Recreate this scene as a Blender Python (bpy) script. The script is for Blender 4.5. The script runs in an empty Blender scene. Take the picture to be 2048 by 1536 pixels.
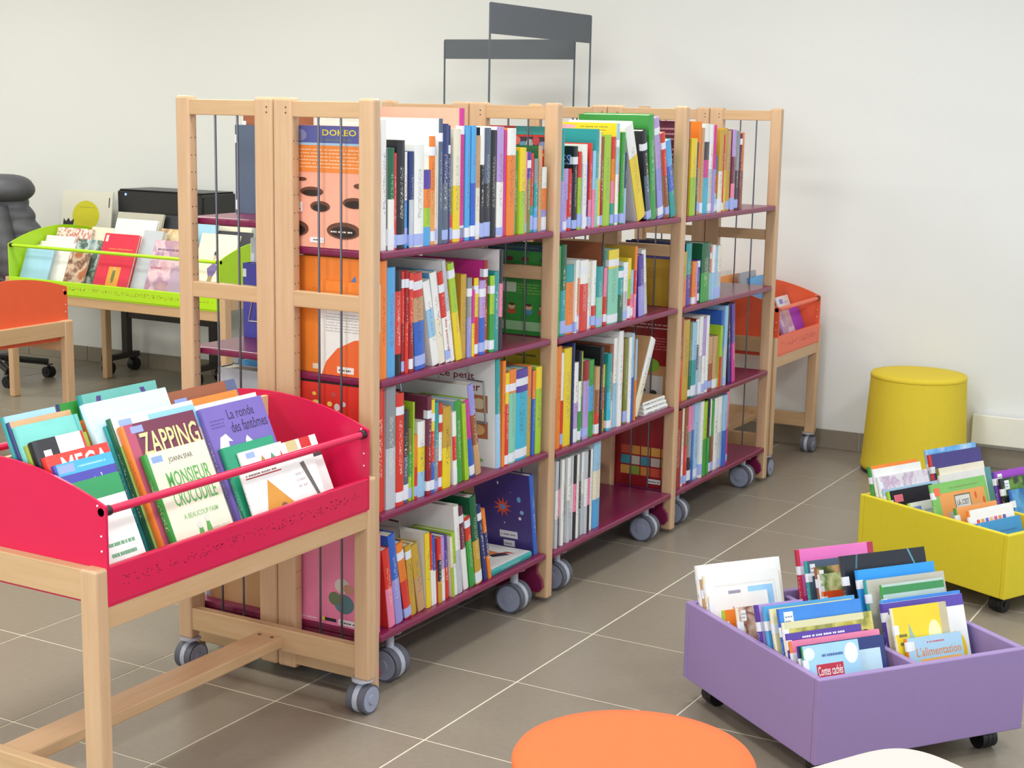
import bpy, bmesh, math, random
from mathutils import Matrix, Vector
random.seed(7)
scene = bpy.context.scene
COL = scene.collection
R = math.radians

# ---------------------------------------------------------------- camera
def look(yaw, pitch, roll):
    d = Vector((math.cos(pitch)*math.cos(yaw), math.cos(pitch)*math.sin(yaw), -math.sin(pitch)))
    r = d.cross(Vector((0, 0, 1))).normalized(); u = r.cross(d)
    c, s = math.cos(roll), math.sin(roll)
    return c*r + s*u, -s*r + c*u, d
_r, _u, _d = look(0.5199, 0.1789, 0.0184)
cam = bpy.data.cameras.new('camera'); cam.sensor_width = 36; cam.lens = 36*3054.8/2048; cam.clip_end = 60
cam_ob = bpy.data.objects.new('camera', cam); COL.objects.link(cam_ob)
cam_ob.matrix_world = Matrix(((_r.x, _u.x, -_d.x, -2.8776), (_r.y, _u.y, -_d.y, -1.8698), (_r.z, _u.z, -_d.z, 1.4838), (0, 0, 0, 1)))
scene.camera = cam_ob

# ---------------------------------------------------------------- world, exposure
world = bpy.data.worlds.new('daylight'); scene.world = world; world.use_nodes = True
world.node_tree.nodes['Background'].inputs[0].default_value = (.75, .85, 1, 1)
world.node_tree.nodes['Background'].inputs[1].default_value = 1.2
scene.view_settings.view_transform = 'Standard'; scene.view_settings.look = 'None'
scene.view_settings.gamma = 1; scene.view_settings.use_curve_mapping = False
EXPOSURE = -0.06
scene.view_settings.exposure = EXPOSURE
LAMP_POWER = 25.0
WINDOW_POWER = 105.0
WARM = (1.0, 1.0, .92); NEUTRAL = (.965, .985, 1.0); COOL = (.82, .90, 1.0)
# daylight entering through the two glazed walls of the room (window panes are built with the room)
def area(name, loc, rot, sx, sy, power, col):
    l = bpy.data.lights.new(name, 'AREA'); l.shape = 'RECTANGLE'; l.size = sx; l.size_y = sy; l.energy = power; l.color = col
    o = bpy.data.objects.new(name, l); COL.objects.link(o); o.location = loc; o.rotation_euler = rot
    return o
area('window_daylight', (-.6, -3.42, 1.5), (R(90), 0, R(180)), 5.2, 1.7, WINDOW_POWER, COOL)
area('window_daylight', (-5.12, -.6, 1.5), (R(90), 0, R(-90)), 4.0, 1.7, WINDOW_POWER*.6, COOL)

# ---------------------------------------------------------------- materials
def hx(h):
    return tuple((c/12.92 if c <= .04045 else ((c+.055)/1.055)**2.4) for c in (int(h[i:i+2], 16)/255 for i in (0, 2, 4))) + (1,)
PAL = dict(red='d93a2e', dred='9c2228', orange='ee8430', lorange='f3a258', yellow='ecd02a', gold='c9a138', cream='ece4cc', white='efefea',
 lgrey='c2c8cf', grey='8d9398', grey2='9a9ea6', slate='56647a', dark='303038', black='1f1f25', navy='2c3a74', blue='3566c4', lblue='9cc8e6', sky='55a6de',
 sky2='a6d4ec', sky3='2f98e6', azure='3f86d8', cyan='40b6d4', teal='2f9c9c', mint='88ceb2', mintgrey='b4c8be', green='3f9e44', dgreen='1f6240',
 emerald='2f9f76', leaf='7fc063', lime='a5cb34', olive='7e8434', olive2='98ab36', purple='58409e', violet='7a68b8', violet2='a040c0', indigo='4a46a8',
 indigo2='463c80', lilac='b99cd6', lav='9b98dc', magenta='d43894', pink='ee86a8', hotpink='f07cc4', salmon='f4ae94', brown='98583a', tan='c99e70',
 maroon='74304a', crimson='c03048', crimson2='dc2c48', icy='cfe6ee', aqua='74c6be', paleblue='a8cce0', paleyellow='efe8a0', beige='bcb8a8', fire='f05a2c')
PIC = dict(photo=(14, 'b0683c d8c0a8 7a4430 e8d8c0'), photo2=(16, '7a4a34 c8a070 5a6a3c 3c3030'), savanna=(12, 'b8a83c d8cc6c 8a8a34 c8c088'),
 meadow=(14, '8aa040 d8d8a0 5a8030 e8e8d0'), slatepic=(14, '6a8890 c8d4d0 3c5a58 a0a890'), pinkpic=(9, 'd8a8b8 e8c8d0 b088a8 c8a0a0'),
 tanpic=(12, 'd0a870 e8d8b0 a88058 c8b898'), confetti=(60, 'e8e0d4 e8e0d4 c85040 e8e0d4'), floral=(22, 'dcd4dc e6e0e4 c8a8c4 d8d0d8'),
 skyw=(8, 'e8f0f4 8cc0e8 5aa0dc f0f4f6'), ocean=(8, '3a7ab8 5aa0d0 2c609c 8ab84c'), grass=(26, '26302a 3a4430 6a9a34 202428'),
 water=(9, '3f7cc0 4a90c8 3c9a78 88b8a0'))
PICN = dict(photo='brown photo', photo2='dark painted', savanna='olive yellow', meadow='green meadow', slatepic='grey green', pinkpic='pale pink',
 tanpic='tan', confetti='white speckled', floral='pale floral', skyw='cloudy blue', ocean='sea blue', grass='black and green', water='blue watercolour')
CNAME = dict(dred='dark red', lorange='pale orange', lgrey='pale grey', grey2='grey', dark='charcoal', lblue='light blue', sky='sky blue', sky2='pale sky blue',
 sky3='bright blue', azure='azure blue', mintgrey='grey green', dgreen='dark green', leaf='leaf green', olive2='olive green', violet2='bright violet', indigo2='dark indigo',
 lav='lavender', hotpink='hot pink', crimson2='crimson', icy='icy blue', paleblue='pale blue', paleyellow='pale yellow', fire='orange red', cyan='turquoise', aqua='aqua green')
def cname(c): return PICN.get(c) or CNAME.get(c, c)
MATS = {}
def new_mat(name, base=(.8, .8, .8, 1), rough=.5, metal=0.0, spec=.5):
    m = bpy.data.materials.new(name); m.use_nodes = True
    b = m.node_tree.nodes['Principled BSDF']
    b.inputs['Base Color'].default_value = base; b.inputs['Roughness'].default_value = rough; b.inputs['Metallic'].default_value = metal
    b.inputs['Specular IOR Level'].default_value = spec
    return m, m.node_tree, b
def nd(t, typ, **k):
    n = t.nodes.new(typ)
    for a, v in k.items(): setattr(n, a, v)
    return n
def mottled(name, h, rough=.5, scale=40, amt=.06, bump=0, metal=0, spec=.5):
    """plain coloured surface with a faint procedural mottling"""
    if name in MATS: return MATS[name]
    base = hx(h); m, t, b = new_mat(name, base, rough, metal, spec)
    tc = nd(t, 'ShaderNodeTexCoord'); n = nd(t, 'ShaderNodeTexNoise'); n.inputs['Scale'].default_value = scale; n.inputs['Detail'].default_value = 2
    t.links.new(tc.outputs['Object'], n.inputs['Vector'])
    mp = nd(t, 'ShaderNodeMapRange'); mp.inputs['To Min'].default_value = 1-amt; mp.inputs['To Max'].default_value = 1+amt
    t.links.new(n.outputs['Fac'], mp.inputs['Value'])
    mx = nd(t, 'ShaderNodeVectorMath', operation='SCALE'); mx.inputs[0].default_value = base[:3]
    t.links.new(mp.outputs['Result'], mx.inputs['Scale']); t.links.new(mx.outputs['Vector'], b.inputs['Base Color'])
    if bump:
        bp = nd(t, 'ShaderNodeBump'); bp.inputs['Strength'].default_value = bump; bp.inputs['Distance'].default_value = .002
        t.links.new(n.outputs['Fac'], bp.inputs['Height']); t.links.new(bp.outputs['Normal'], b.inputs['Normal'])
    MATS[name] = m; return m
def wood(name, c1, c2, axis=2, rough=.38):
    if name in MATS: return MATS[name]
    m, t, b = new_mat(name, hx(c1), rough)
    tc = nd(t, 'ShaderNodeTexCoord'); mp = nd(t, 'ShaderNodeMapping')
    sc = [26, 26, 26]; sc[axis] = 1.6; mp.inputs['Scale'].default_value = sc
    oi = nd(t, 'ShaderNodeObjectInfo'); t.links.new(tc.outputs['Object'], mp.inputs['Vector'])
    n = nd(t, 'ShaderNodeTexNoise', noise_dimensions='4D'); n.inputs['Scale'].default_value = 3; n.inputs['Detail'].default_value = 5; n.inputs['Distortion'].default_value = .6
    mu = nd(t, 'ShaderNodeMath', operation='MULTIPLY'); mu.inputs[1].default_value = 20
    t.links.new(oi.outputs['Random'], mu.inputs[0]); t.links.new(mu.outputs[0], n.inputs['W'])
    t.links.new(mp.outputs['Vector'], n.inputs['Vector'])
    r = nd(t, 'ShaderNodeValToRGB'); r.color_ramp.elements[0].color = hx(c1); r.color_ramp.elements[1].color = hx(c2)
    r.color_ramp.elements[0].position = .3; r.color_ramp.elements[1].position = .75
    t.links.new(n.outputs['Fac'], r.inputs['Fac']); t.links.new(r.outputs['Color'], b.inputs['Base Color'])
    MATS[name] = m; return m
def cover(c, rough=.32):
    """laminated cover in a plain colour or, for picture covers, in procedural colour patches"""
    k = 'cover_'+c
    if k in MATS: return MATS[k]
    if c not in PIC: return mottled(k, PAL[c], rough, 18, .07)
    sc, cols = PIC[c]; cols = cols.split()
    m, t, b = new_mat(k, hx(cols[0]), rough)
    tc = nd(t, 'ShaderNodeTexCoord'); n = nd(t, 'ShaderNodeTexNoise', noise_dimensions='4D'); n.inputs['Scale'].default_value = sc; n.inputs['Detail'].default_value = 3
    oi = nd(t, 'ShaderNodeObjectInfo'); mu = nd(t, 'ShaderNodeMath', operation='MULTIPLY'); mu.inputs[1].default_value = 30
    t.links.new(oi.outputs['Random'], mu.inputs[0]); t.links.new(mu.outputs[0], n.inputs['W']); t.links.new(tc.outputs['Object'], n.inputs['Vector'])
    r = nd(t, 'ShaderNodeValToRGB'); e = r.color_ramp.elements
    e[0].position = .36; e[0].color = hx(cols[0]); e[1].position = .66; e[1].color = hx(cols[3])
    for q, cc in ((.47, cols[1]), (.56, cols[2])):
        x = e.new(q); x.color = hx(cc)
    t.links.new(n.outputs['Fac'], r.inputs['Fac']); t.links.new(r.outputs['Color'], b.inputs['Base Color'])
    MATS[k] = m; return m
def spine(bands, marks=True):
    """spine in colour bands (listed from the top) with small printed marks running along it"""
    k = 'spine_'+bands
    if k in MATS: return MATS[k]
    cols = bands.split('/')[::-1]; cols = [c if c in PAL else 'tan' for c in cols]
    m, t, b = new_mat(k, hx(PAL[cols[0]]), .33)
    tc = nd(t, 'ShaderNodeTexCoord'); sp = nd(t, 'ShaderNodeSeparateXYZ'); t.links.new(tc.outputs['Generated'], sp.inputs[0])
    r = nd(t, 'ShaderNodeValToRGB'); r.color_ramp.interpolation = 'CONSTANT'; e = r.color_ramp.elements
    while len(e) > 1: e.remove(e[-1])
    e[0].position = 0; e[0].color = hx(PAL[cols[0]])
    for i, c in enumerate(cols[1:], 1):
        x = e.new(i/len(cols)); x.color = hx(PAL[c])
    t.links.new(sp.outputs['Z'], r.inputs['Fac'])
    oi = nd(t, 'ShaderNodeObjectInfo'); mu = nd(t, 'ShaderNodeMath', operation='MULTIPLY'); mu.inputs[1].default_value = 50
    n = nd(t, 'ShaderNodeTexNoise', noise_dimensions='4D'); n.inputs['Scale'].default_value = 1; n.inputs['Detail'].default_value = 0
    mp = nd(t, 'ShaderNodeMapping'); mp.inputs['Scale'].default_value = (420, 20, 330)
    t.links.new(oi.outputs['Random'], mu.inputs[0]); t.links.new(mu.outputs[0], n.inputs['W'])
    t.links.new(tc.outputs['Object'], mp.inputs['Vector']); t.links.new(mp.outputs['Vector'], n.inputs['Vector'])
    g = nd(t, 'ShaderNodeMath', operation='GREATER_THAN'); g.inputs[1].default_value = .6; t.links.new(n.outputs['Fac'], g.inputs[0])
    def band(src, c, w):
        s = nd(t, 'ShaderNodeMath', operation='COMPARE'); s.inputs[1].default_value = c; s.inputs[2].default_value = w
        t.links.new(src, s.inputs[0]); return s.outputs[0]
    a = nd(t, 'ShaderNodeMath', operation='MULTIPLY'); t.links.new(band(sp.outputs['Z'], .52, .24), a.inputs[0]); t.links.new(band(sp.outputs['X'], .5, .2), a.inputs[1])
    f = nd(t, 'ShaderNodeMath', operation='MULTIPLY'); t.links.new(a.outputs[0], f.inputs[0]); t.links.new(g.outputs[0], f.inputs[1])
    lum = sum(hx(PAL[cols[len(cols)//2]])[:3])/3
    mx = nd(t, 'ShaderNodeMix', data_type='RGBA'); f2 = nd(t, 'ShaderNodeMath', operation='MULTIPLY'); f2.inputs[1].default_value = .7; t.links.new(f.outputs[0], f2.inputs[0]); t.links.new(f2.outputs[0], mx.inputs['Factor']); t.links.new(r.outputs['Color'], mx.inputs['A'])
    mx.inputs['B'].default_value = hx('f2ead8') if lum < .3 else random.choice([hx('8a2030'), hx('2a2c40'), hx('30508a')])
    t.links.new(mx.outputs['Result'], b.inputs['Base Color'])
    MATS[k] = m; return m
def inkm(c):
    h = PAL.get(c, c); return mottled('ink_'+h, h, .4, 30, .04)
M_BEECH = wood('beech_upright', 'c8a27c', 'd2b08a', 2)
M_BEECH_X = wood('beech_along', 'c6a074', 'd0ad84', 0)
M_BEECH_Y = wood('beech_across', 'c4a074', 'cfac84', 1)
M_BURG = mottled('burgundy_lacquer', '7c1e48', .28, 60, .05)
M_STEEL = mottled('grey_steel_rod', '6a6a72', .3, 200, .1, metal=.8)
M_WHEEL = mottled('grey_wheel_disc', '9aa0b4', .45, 30, .03)
M_TYRE = mottled('dark_grey_tyre', '5c5e68', .6, 60, .05)
M_HOOD = mottled('pale_grey_caster_hood', 'b4b8c4', .3, 30, .03)
M_BLACK = mottled('black_plastic', '17171a', .35, 40, .08)
M_PAGES = mottled('paper_pages', 'e6e0cc', .8, 300, .05)
M_STICK = mottled('white_sticker', 'e9ebf2', .4, 60, .02)
M_STICKB = mottled('pale_blue_sticker', 'a8b8ee', .4, 60, .03)
M_REDM = mottled('crimson_enamel', 'd6174c', .3, 20, .03)
M_LIMEM = mottled('lime_enamel', 'b4e418', .3, 20, .03)
M_ORAM = mottled('orange_enamel', 'f0643c', .34, 20, .03)
M_PURP = mottled('lilac_painted_board', '957eae', .5, 60, .03)
M_YELB = mottled('yellow_painted_board', 'dcc828', .5, 60, .03)
M_PLY = wood('plywood', 'e0c490', 'e8d0a4', 0)
M_SCREW = mottled('steel_screw', '6f6258', .3, 100, .05, metal=.9)

# ---------------------------------------------------------------- mesh helpers
class MB:
    def __init__(s): s.v = []; s.f = []; s.m = []
    def poly(s, pts, mi=0):
        k = len(s.v); s.v += [tuple(q) for q in pts]; s.f.append(tuple(range(k, k+len(pts)))); s.m.append(mi); return s
    def box(s, a, b, mi=0, M=None):
        x0, y0, z0 = a; x1, y1, z1 = b; k = len(s.v)
        P = [Vector(q) for q in ((x0,y0,z0),(x1,y0,z0),(x1,y1,z0),(x0,y1,z0),(x0,y0,z1),(x1,y0,z1),(x1,y1,z1),(x0,y1,z1))]
        if M: P = [M @ q for q in P]
        s.v += [tuple(q) for q in P]
        s.f += [tuple(k+i for i in q) for q in ((0,3,2,1),(4,5,6,7),(0,1,5,4),(1,2,6,5),(2,3,7,6),(3,0,4,7))]; s.m += [mi]*6; return s
    def prism(s, outline, d0, d1, axis, mi=0):
        """outline: 2-D points counter-clockwise; extruded along axis ('x','y','z') from d0 to d1"""
        def P(q, d): return {'x': (d, q[0], q[1]), 'y': (q[0], d, q[1]), 'z': (q[0], q[1], d)}[axis]
        k = len(s.v); n = len(outline)
        s.v += [P(q, d0) for q in outline] + [P(q, d1) for q in outline]
        s.f += [tuple(range(k+n-1, k-1, -1)), tuple(range(k+n, k+2*n))] + [(k+i, k+(i+1) % n, k+n+(i+1) % n, k+n+i) for i in range(n)]
        s.m += [mi]*(n+2); return s
    def cyl(s, p0, p1, r, n=12, mi=0, r2=None):
        p0, p1 = Vector(p0), Vector(p1); w = (p1-p0).normalized()
        a = w.orthogonal().normalized(); b = w.cross(a); k = len(s.v); r2 = r if r2 is None else r2
        for p, q in ((p0, r), (p1, r2)):
            for i in range(n):
                t = 2*math.pi*i/n; s.v.append(tuple(p + a*q*math.cos(t) + b*q*math.sin(t)))
        s.f += [tuple(range(k+n-1, k-1, -1)), tuple(range(k+n, k+2*n))] + [(k+i, k+(i+1) % n, k+n+(i+1) % n, k+n+i) for i in range(n)]
        s.m += [mi]*(n+2); return s
    def tube(s, pts, r, n=6, mi=0):
        for a, b in zip(pts, pts[1:]): s.cyl(a, b, r, n, mi)
        return s
    def lathe(s, prof, n=32, mi=0, c=(0, 0)):
        """prof: (radius, z) from bottom to top"""
        k = len(s.v)
        for r, z in prof:
            for i in range(n):
                t = 2*math.pi*i/n; s.v.append((c[0]+r*math.cos(t), c[1]+r*math.sin(t), z))
        for j in range(len(prof)-1):
            for i in range(n):
                s.f.append((k+j*n+i, k+j*n+(i+1) % n, k+(j+1)*n+(i+1) % n, k+(j+1)*n+i)); s.m.append(mi)
        s.f.append(tuple(range(k+n-1, k-1, -1))); s.m.append(mi)
        e = k+(len(prof)-1)*n; s.f.append(tuple(range(e, e+n))); s.m.append(mi); return s
    def mesh(s, name, mats):
        me = bpy.data.meshes.new(name); me.from_pydata(s.v, [], s.f)
        for m in (mats if isinstance(mats, (list, tuple)) else [mats]): me.materials.append(m)
        me.polygons.foreach_set('material_index', s.m); return me
    def build(s, name, mats, parent=None, bevel=0, seg=2, smooth=False, loc=None, rot=None, mw=None):
        me = s.mesh(name, mats)
        bm = bmesh.new(); bm.from_mesh(me)
        bmesh.ops.recalc_face_normals(bm, faces=bm.faces)
        if bevel:
            bmesh.ops.bevel(bm, geom=bm.edges[:], offset=bevel, segments=seg, affect='EDGES', profile=.5, clamp_overlap=True)
        bm.to_mesh(me); bm.free()
        if smooth: smooth_angle(me, 40 if smooth is True else smooth)
        o = bpy.data.objects.new(name, me); COL.objects.link(o)
        if loc: o.location = loc
        if rot: o.rotation_euler = rot
        if mw is not None: o.matrix_world = mw
        if parent: o.parent = parent
        return o
def tag(o, label=None, cat=None, group=None, kind=None):
    if label: o['label'] = label
    if cat: o['category'] = cat
    if group: o['group'] = group
    if kind: o['kind'] = kind
    return o
def thing(name, loc, label, cat, group=None, rz=0):
    o = bpy.data.objects.new(name, None); o.empty_display_size = .1; COL.objects.link(o)
    o.location = loc; o.rotation_euler = (0, 0, rz); return tag(o, label, cat, group)
def smooth_angle(me, deg): me.shade_smooth(); me.set_sharp_from_angle(angle=R(deg))

# ================================================================ THE ROOM
TX, TY = .442, .449
M_TILE = mottled('floor_tile_taupe', '8b8172', .34, 55, .10)
M_GROUT = mottled('tile_grout', 'd8d2bc', .8, 80, .06)
M_WALL = mottled('white_painted_plaster', 'e6e7e4', .7, 120, .015, bump=.05)
M_CEIL = mottled('white_ceiling', 'e6e6e0', .8, 60, .02)
X0R, X1R, Y0R, Y1R, ZC = -5.2, 4.0, -3.5, 6.4, 2.8
floor = tag(MB().box((X0R, Y0R, -.05), (X1R, Y1R, -.0012)).build('floor', M_GROUT), kind='structure')
tile_me = MB().box((.003, .003, -.012), (TX-.003, TY-.003, 0)).mesh('tile', M_TILE)
def wall_x(y): return 3.6885 - .0493*y
cells = []
for i in range(-12, 9):
    for j in range(-8, 15):
        x, y = i*TX, j*TY
        if x+TX > X0R and x < 3.75 and y+TY > Y0R and y < Y1R:
            c = Vector((x+TX/2+2.8776, y+TY/2+1.8698, -1.48)); dep = c.dot(_d)
            inside = dep > .5 and abs(c.dot(_r)/dep) < .43 and abs(c.dot(_u)/dep) < .36
            cells.append((0 if inside else 1, c.length, x, y))
cells.sort()
far_tiles = MB()
for n, (a, b, x, y) in enumerate(cells):
    if n < 290:
        o = bpy.data.objects.new('tile', tile_me); COL.objects.link(o); o.location = (x, y, 0); o.parent = floor
    else: far_tiles.box((x+.002, y+.002, -.012), (x+TX-.002, y+TY-.002, 0))
ft = far_tiles.build('tile_field', M_TILE, floor); ft['kind'] = 'stuff'
# back wall, very slightly out of square with the tile grid
AW = math.atan(.0493)
wall_back = tag(MB().box((0, -4.2, 0), (.12, 3.2, ZC)).build('wall_back', M_WALL, loc=(wall_x(3.2), 3.2, 0), rot=(0, 0, AW)), kind='structure')
base = tag(MB().box((-.004, -4.2, 0), (0, 3.2, .083)).build('baseboard_back', M_GROUT, loc=(wall_x(3.2), 3.2, 0), rot=(0, 0, AW)), kind='structure')
sk_me = MB().box((-.011, .002, .001), (-.002, .447, .085)).mesh('skirting_tile', M_TILE)
for k in range(-9, 7):
    o = bpy.data.objects.new('skirting_tile', sk_me); COL.objects.link(o); o.parent = base; o.location = (0, k*.449+.035, 0)
tag(MB().box((X0R, Y1R, 0), (X1R, Y1R+.1, ZC)).build('wall_left', M_WALL), kind='structure')
tag(MB().box((X0R-.1, Y0R-.3, ZC), (X1R+.1, Y1R+.1, ZC+.1)).build('ceiling', M_CEIL), kind='structure')
# glazed walls behind and to the right of the camera
def glazed(name, along, c, lo, hi, w0, w1, z0=.65, z1=2.35):
    m = MB()
    for a, b, za, zb in ((lo, hi, 0, z0), (lo, hi, z1, ZC), (lo, w0, z0, z1), (w1, hi, z0, z1)):
        if along == 'x': m.box((a, c-.1, za), (b, c, zb))
        else: m.box((c-.1, a, za), (c, b, zb))
    return tag(m.build(name, M_WALL), kind='structure')
glazed('wall_right', 'x', Y0R, X0R, X1R, -3.2, 2.0)
glazed('wall_behind', 'y', X0R, Y0R, Y1R, -2.6, 1.4)
M_GLASS, _t, _b = new_mat('window_glass', (.9, .95, 1, 1), .03); _b.inputs['Transmission Weight'].default_value = 1; _b.inputs['IOR'].default_value = 1.05
M_ALU = mottled('white_window_frame', 'dfe1e2', .4, 30, .03)
def window(n, along, c, w0, w1, z0=.65, z1=2.35):
    f = MB(); s = 5
    for i in range(s+1):
        a = w0+(w1-w0)*i/s
        f.box(*(((a-.03, c-.07, z0), (a+.03, c-.02, z1)) if along == 'x' else ((c-.07, a-.03, z0), (c-.02, a+.03, z1))))
    for z in (z0, z1-.05):
        f.box(*(((w0, c-.07, z), (w1, c-.02, z+.05)) if along == 'x' else ((c-.07, w0, z), (c-.02, w1, z+.05))))
    w = tag(f.build('window_%d' % n, M_ALU), kind='structure')
    for i in range(s):
        a, b = w0+(w1-w0)*i/s+.03, w0+(w1-w0)*(i+1)/s-.03
        MB().box(*(((a, c-.05, z0), (b, c-.044, z1)) if along == 'x' else ((c-.05, a, z0), (c-.044, b, z1)))).build('pane', M_GLASS, w)
window(1, 'x', Y0R, -3.2, 2.0); window(2, 'y', X0R, -2.6, 1.4)
# ceiling luminaires
M_DIFF, _t, _b = new_mat('luminaire_diffuser', (.9, .9, .88, 1), .5); _b.inputs['Emission Color'].default_value = (1, .96, .86, 1); _b.inputs['Emission Strength'].default_value = 1.5
def luminaire(x, y):
    t = thing('ceiling_light', (x, y, ZC-.06), 'square white recessed ceiling light panel', 'ceiling light', 'ceiling light panels in a grid')
    MB().box((-.32, -.32, 0), (.32, .32, .06)).build('housing', M_ALU, t)
    MB().box((-.29, -.29, -.004), (.29, .29, 0)).build('diffuser', M_DIFF, t)
    l = bpy.data.lights.new('lamp', 'AREA'); l.shape = 'SQUARE'; l.size = .56; l.energy = LAMP_POWER; l.color = WARM if y > 1.5 else NEUTRAL
    o = bpy.data.objects.new('lamp', l); COL.objects.link(o); o.parent = t; o.location = (0, 0, -.006)
for x in (-3.9, -2.0, -.1, 1.8):
    for y in (-2.2, .2, 2.6, 5.0): luminaire(x, y)
# low white electric convector on the back wall
t = thing('wall_convector', (wall_x(-.4), -.395, .105), 'low white rectangular wall heater beside the yellow round stool', 'heater', rz=AW)
MB().box((-.05, -1.1, 0), (-.002, 0, .127)).build('casing', mottled('white_enamel', 'eceade', .4, 30, .02), t, bevel=.004)
MB().box((-.046, -1.08, .127), (-.01, -.02, .131)).build('grille', M_ALU, t)

# ================================================================ BOOKCASES
PX = [.1336+k*.9205 for k in range(4)]            # near face of each side frame
def caster(parent, x, y, r, axis, wid, loc_z=None, tyre=M_TYRE, disc=M_WHEEL, hood=M_HOOD, top=None):
    """twin-wheel caster; axis 'x' or 'y' is the wheel axle direction"""
    ax = Vector((1, 0, 0)) if axis == 'x' else Vector((0, 1, 0)); c = Vector((x, y, r))
    top = top or 2*r+.02
    b = MB().cyl(c-ax*wid*.14, c+ax*wid*.14, r*1.02, 20).cyl((x, y, r*1.5), (x, y, top), r*.28, 10).cyl((x, y, top-.006), (x, y, top), r*.75, 14)
    p = b.build('caster', hood, parent, smooth=True)
    for s in (-1, 1):
        q0 = c+ax*s*wid*.17; q1 = c+ax*s*wid*.5
        w = MB().cyl(q0, q1, r, 28, 0).cyl(q1, q1+ax*s*.0015, r*.86, 28, 1).cyl(q1, q1+ax*s*.005, r*.34, 16, 1).build('wheel', [tyre, disc], p, smooth=True)
    return p
SHZ = [[1.133, .815, .474, .158], [1.125, .81, .462, .15], [1.123, .805, .464, .146]]
SHZR = [1.19, .848, .50, .15]
def bookcase(label, y0, y1, front, zs):
    """row of three bays; y0..y1 is the depth, front = -1 or +1 is the open side"""
    t = thing('bookcase', ((PX[0]+PX[3])/2, (y0+y1)/2, 0), label, 'bookcase')
    ox, oy = t.location.x, t.location.y
    yo, yi = (y0, y1) if front < 0 else (y1, y0)             # open-side and back-side edges
    s = -front
    def Q(x, y, z): return (x-ox, y-oy, z)
    for x in PX:
        xa, xb = x, x+.034
        for (a, b, zb, zt) in ((yo, yo+s*.045, .012, 1.5), (yi-s*.058, yi, .034, 1.499)):
            a, b = sorted((a, b))
            m = MB().box(Q(xa, a, zb), Q(xb, b, zt))
            p = m.build('post', M_BEECH, t, bevel=.007, seg=3)
            h = MB()
            yy = b if abs(a-yo) < .02 or abs(b-yo) < .02 else a
            yy = (b if s > 0 else a) if (yo in (a, b)) else (a if s > 0 else b)
            for k in range(27):
                for xx in (xa+.010, xa+.024): h.cyl(Q(xx, yy-.0004, .25+k*.044), Q(xx, yy+.0004, .25+k*.044), .0018, 6)
            h.build('shelf_pin_hole', M_SCREW, p)['kind'] = 'stuff'
            if yo not in (a, b):
                for zz in (1.475, 1.462): MB().cyl(Q(xa-.0006, (a+b)/2-.012, zz), Q(xa+.001, (a+b)/2-.012, zz), .0024, 8).build('screw', M_SCREW, p)
        a, b = sorted((yo+s*.045, yi-s*.058))
        for z0, z1 in ((1.452, 1.491), (.985, 1.025), (.045, .11)):
            MB().box(Q(xa+.005, a-.002, z0), Q(xb-.005, b+.002, z1)).build('rail', M_BEECH_Y, t, bevel=.002)
        w = b-a
        for f in (.31, .65):
            yy = a+w*f
            MB().cyl(Q(x+.017, yy, .1), Q(x+.017, yy, 1.455), .003, 8).build('rod', M_STEEL, t, smooth=True)
    for k in range(3):
        xa, xb = PX[k]+.0385, PX[k+1]-.006
        for i in range(4):
            z = zs[k][i] if isinstance(zs[0], list) else zs[i]
            ya, yb = sorted((yo+s*.001, yi-s*.012))
            th = .019
            yf0, yf1 = sorted((yo, yo+s*.02))
            m = MB().box(Q(xa, ya, z-th), Q(xb, yb, z))
            sh = m.build('shelf', M_BURG, t, bevel=.0055, seg=3)
            yb0, yb1 = sorted((yi-s*.012, yi-s*.004))
            MB().box(Q(xa, yb0, z-th), Q(xb, yb1, z+.075)).build('back_stop', M_BURG, sh)
            if i == 3:
                for xe, sg in ((xa, 1), (xb, -1)):
                    # ogee bracket carrying the casters
                    pts = [(yo+s*.01, z-th), (yi-s*.02, z-th), (yi-s*.02, .035), (yo+s*.02, .035), (yo+s*.008, .05), (yo+s*.012, .075), (yo+s*.03, .095), (yo+s*.028, z-.035)]
                    pts = [(q[0]-oy, q[1]) for q in pts]
                    MB().prism(pts, xe-ox, xe+sg*.012-ox, 'x').build('base_bracket', M_BURG, sh)
                    for yc in (yo+s*.05, yi-s*.07):
                        caster(t, xe+sg*.11-ox, yc-oy, .045, 'x', .062, top=z-th-.004)
    return t
bookcase('three-bay beech bookcase with burgundy shelves full of books facing the purple bin', .245, .547, -1, SHZ)
bookcase('three-bay beech bookcase backing onto the full one, nearly empty, facing the lime bin', .549, .864, 1, SHZR)

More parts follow.
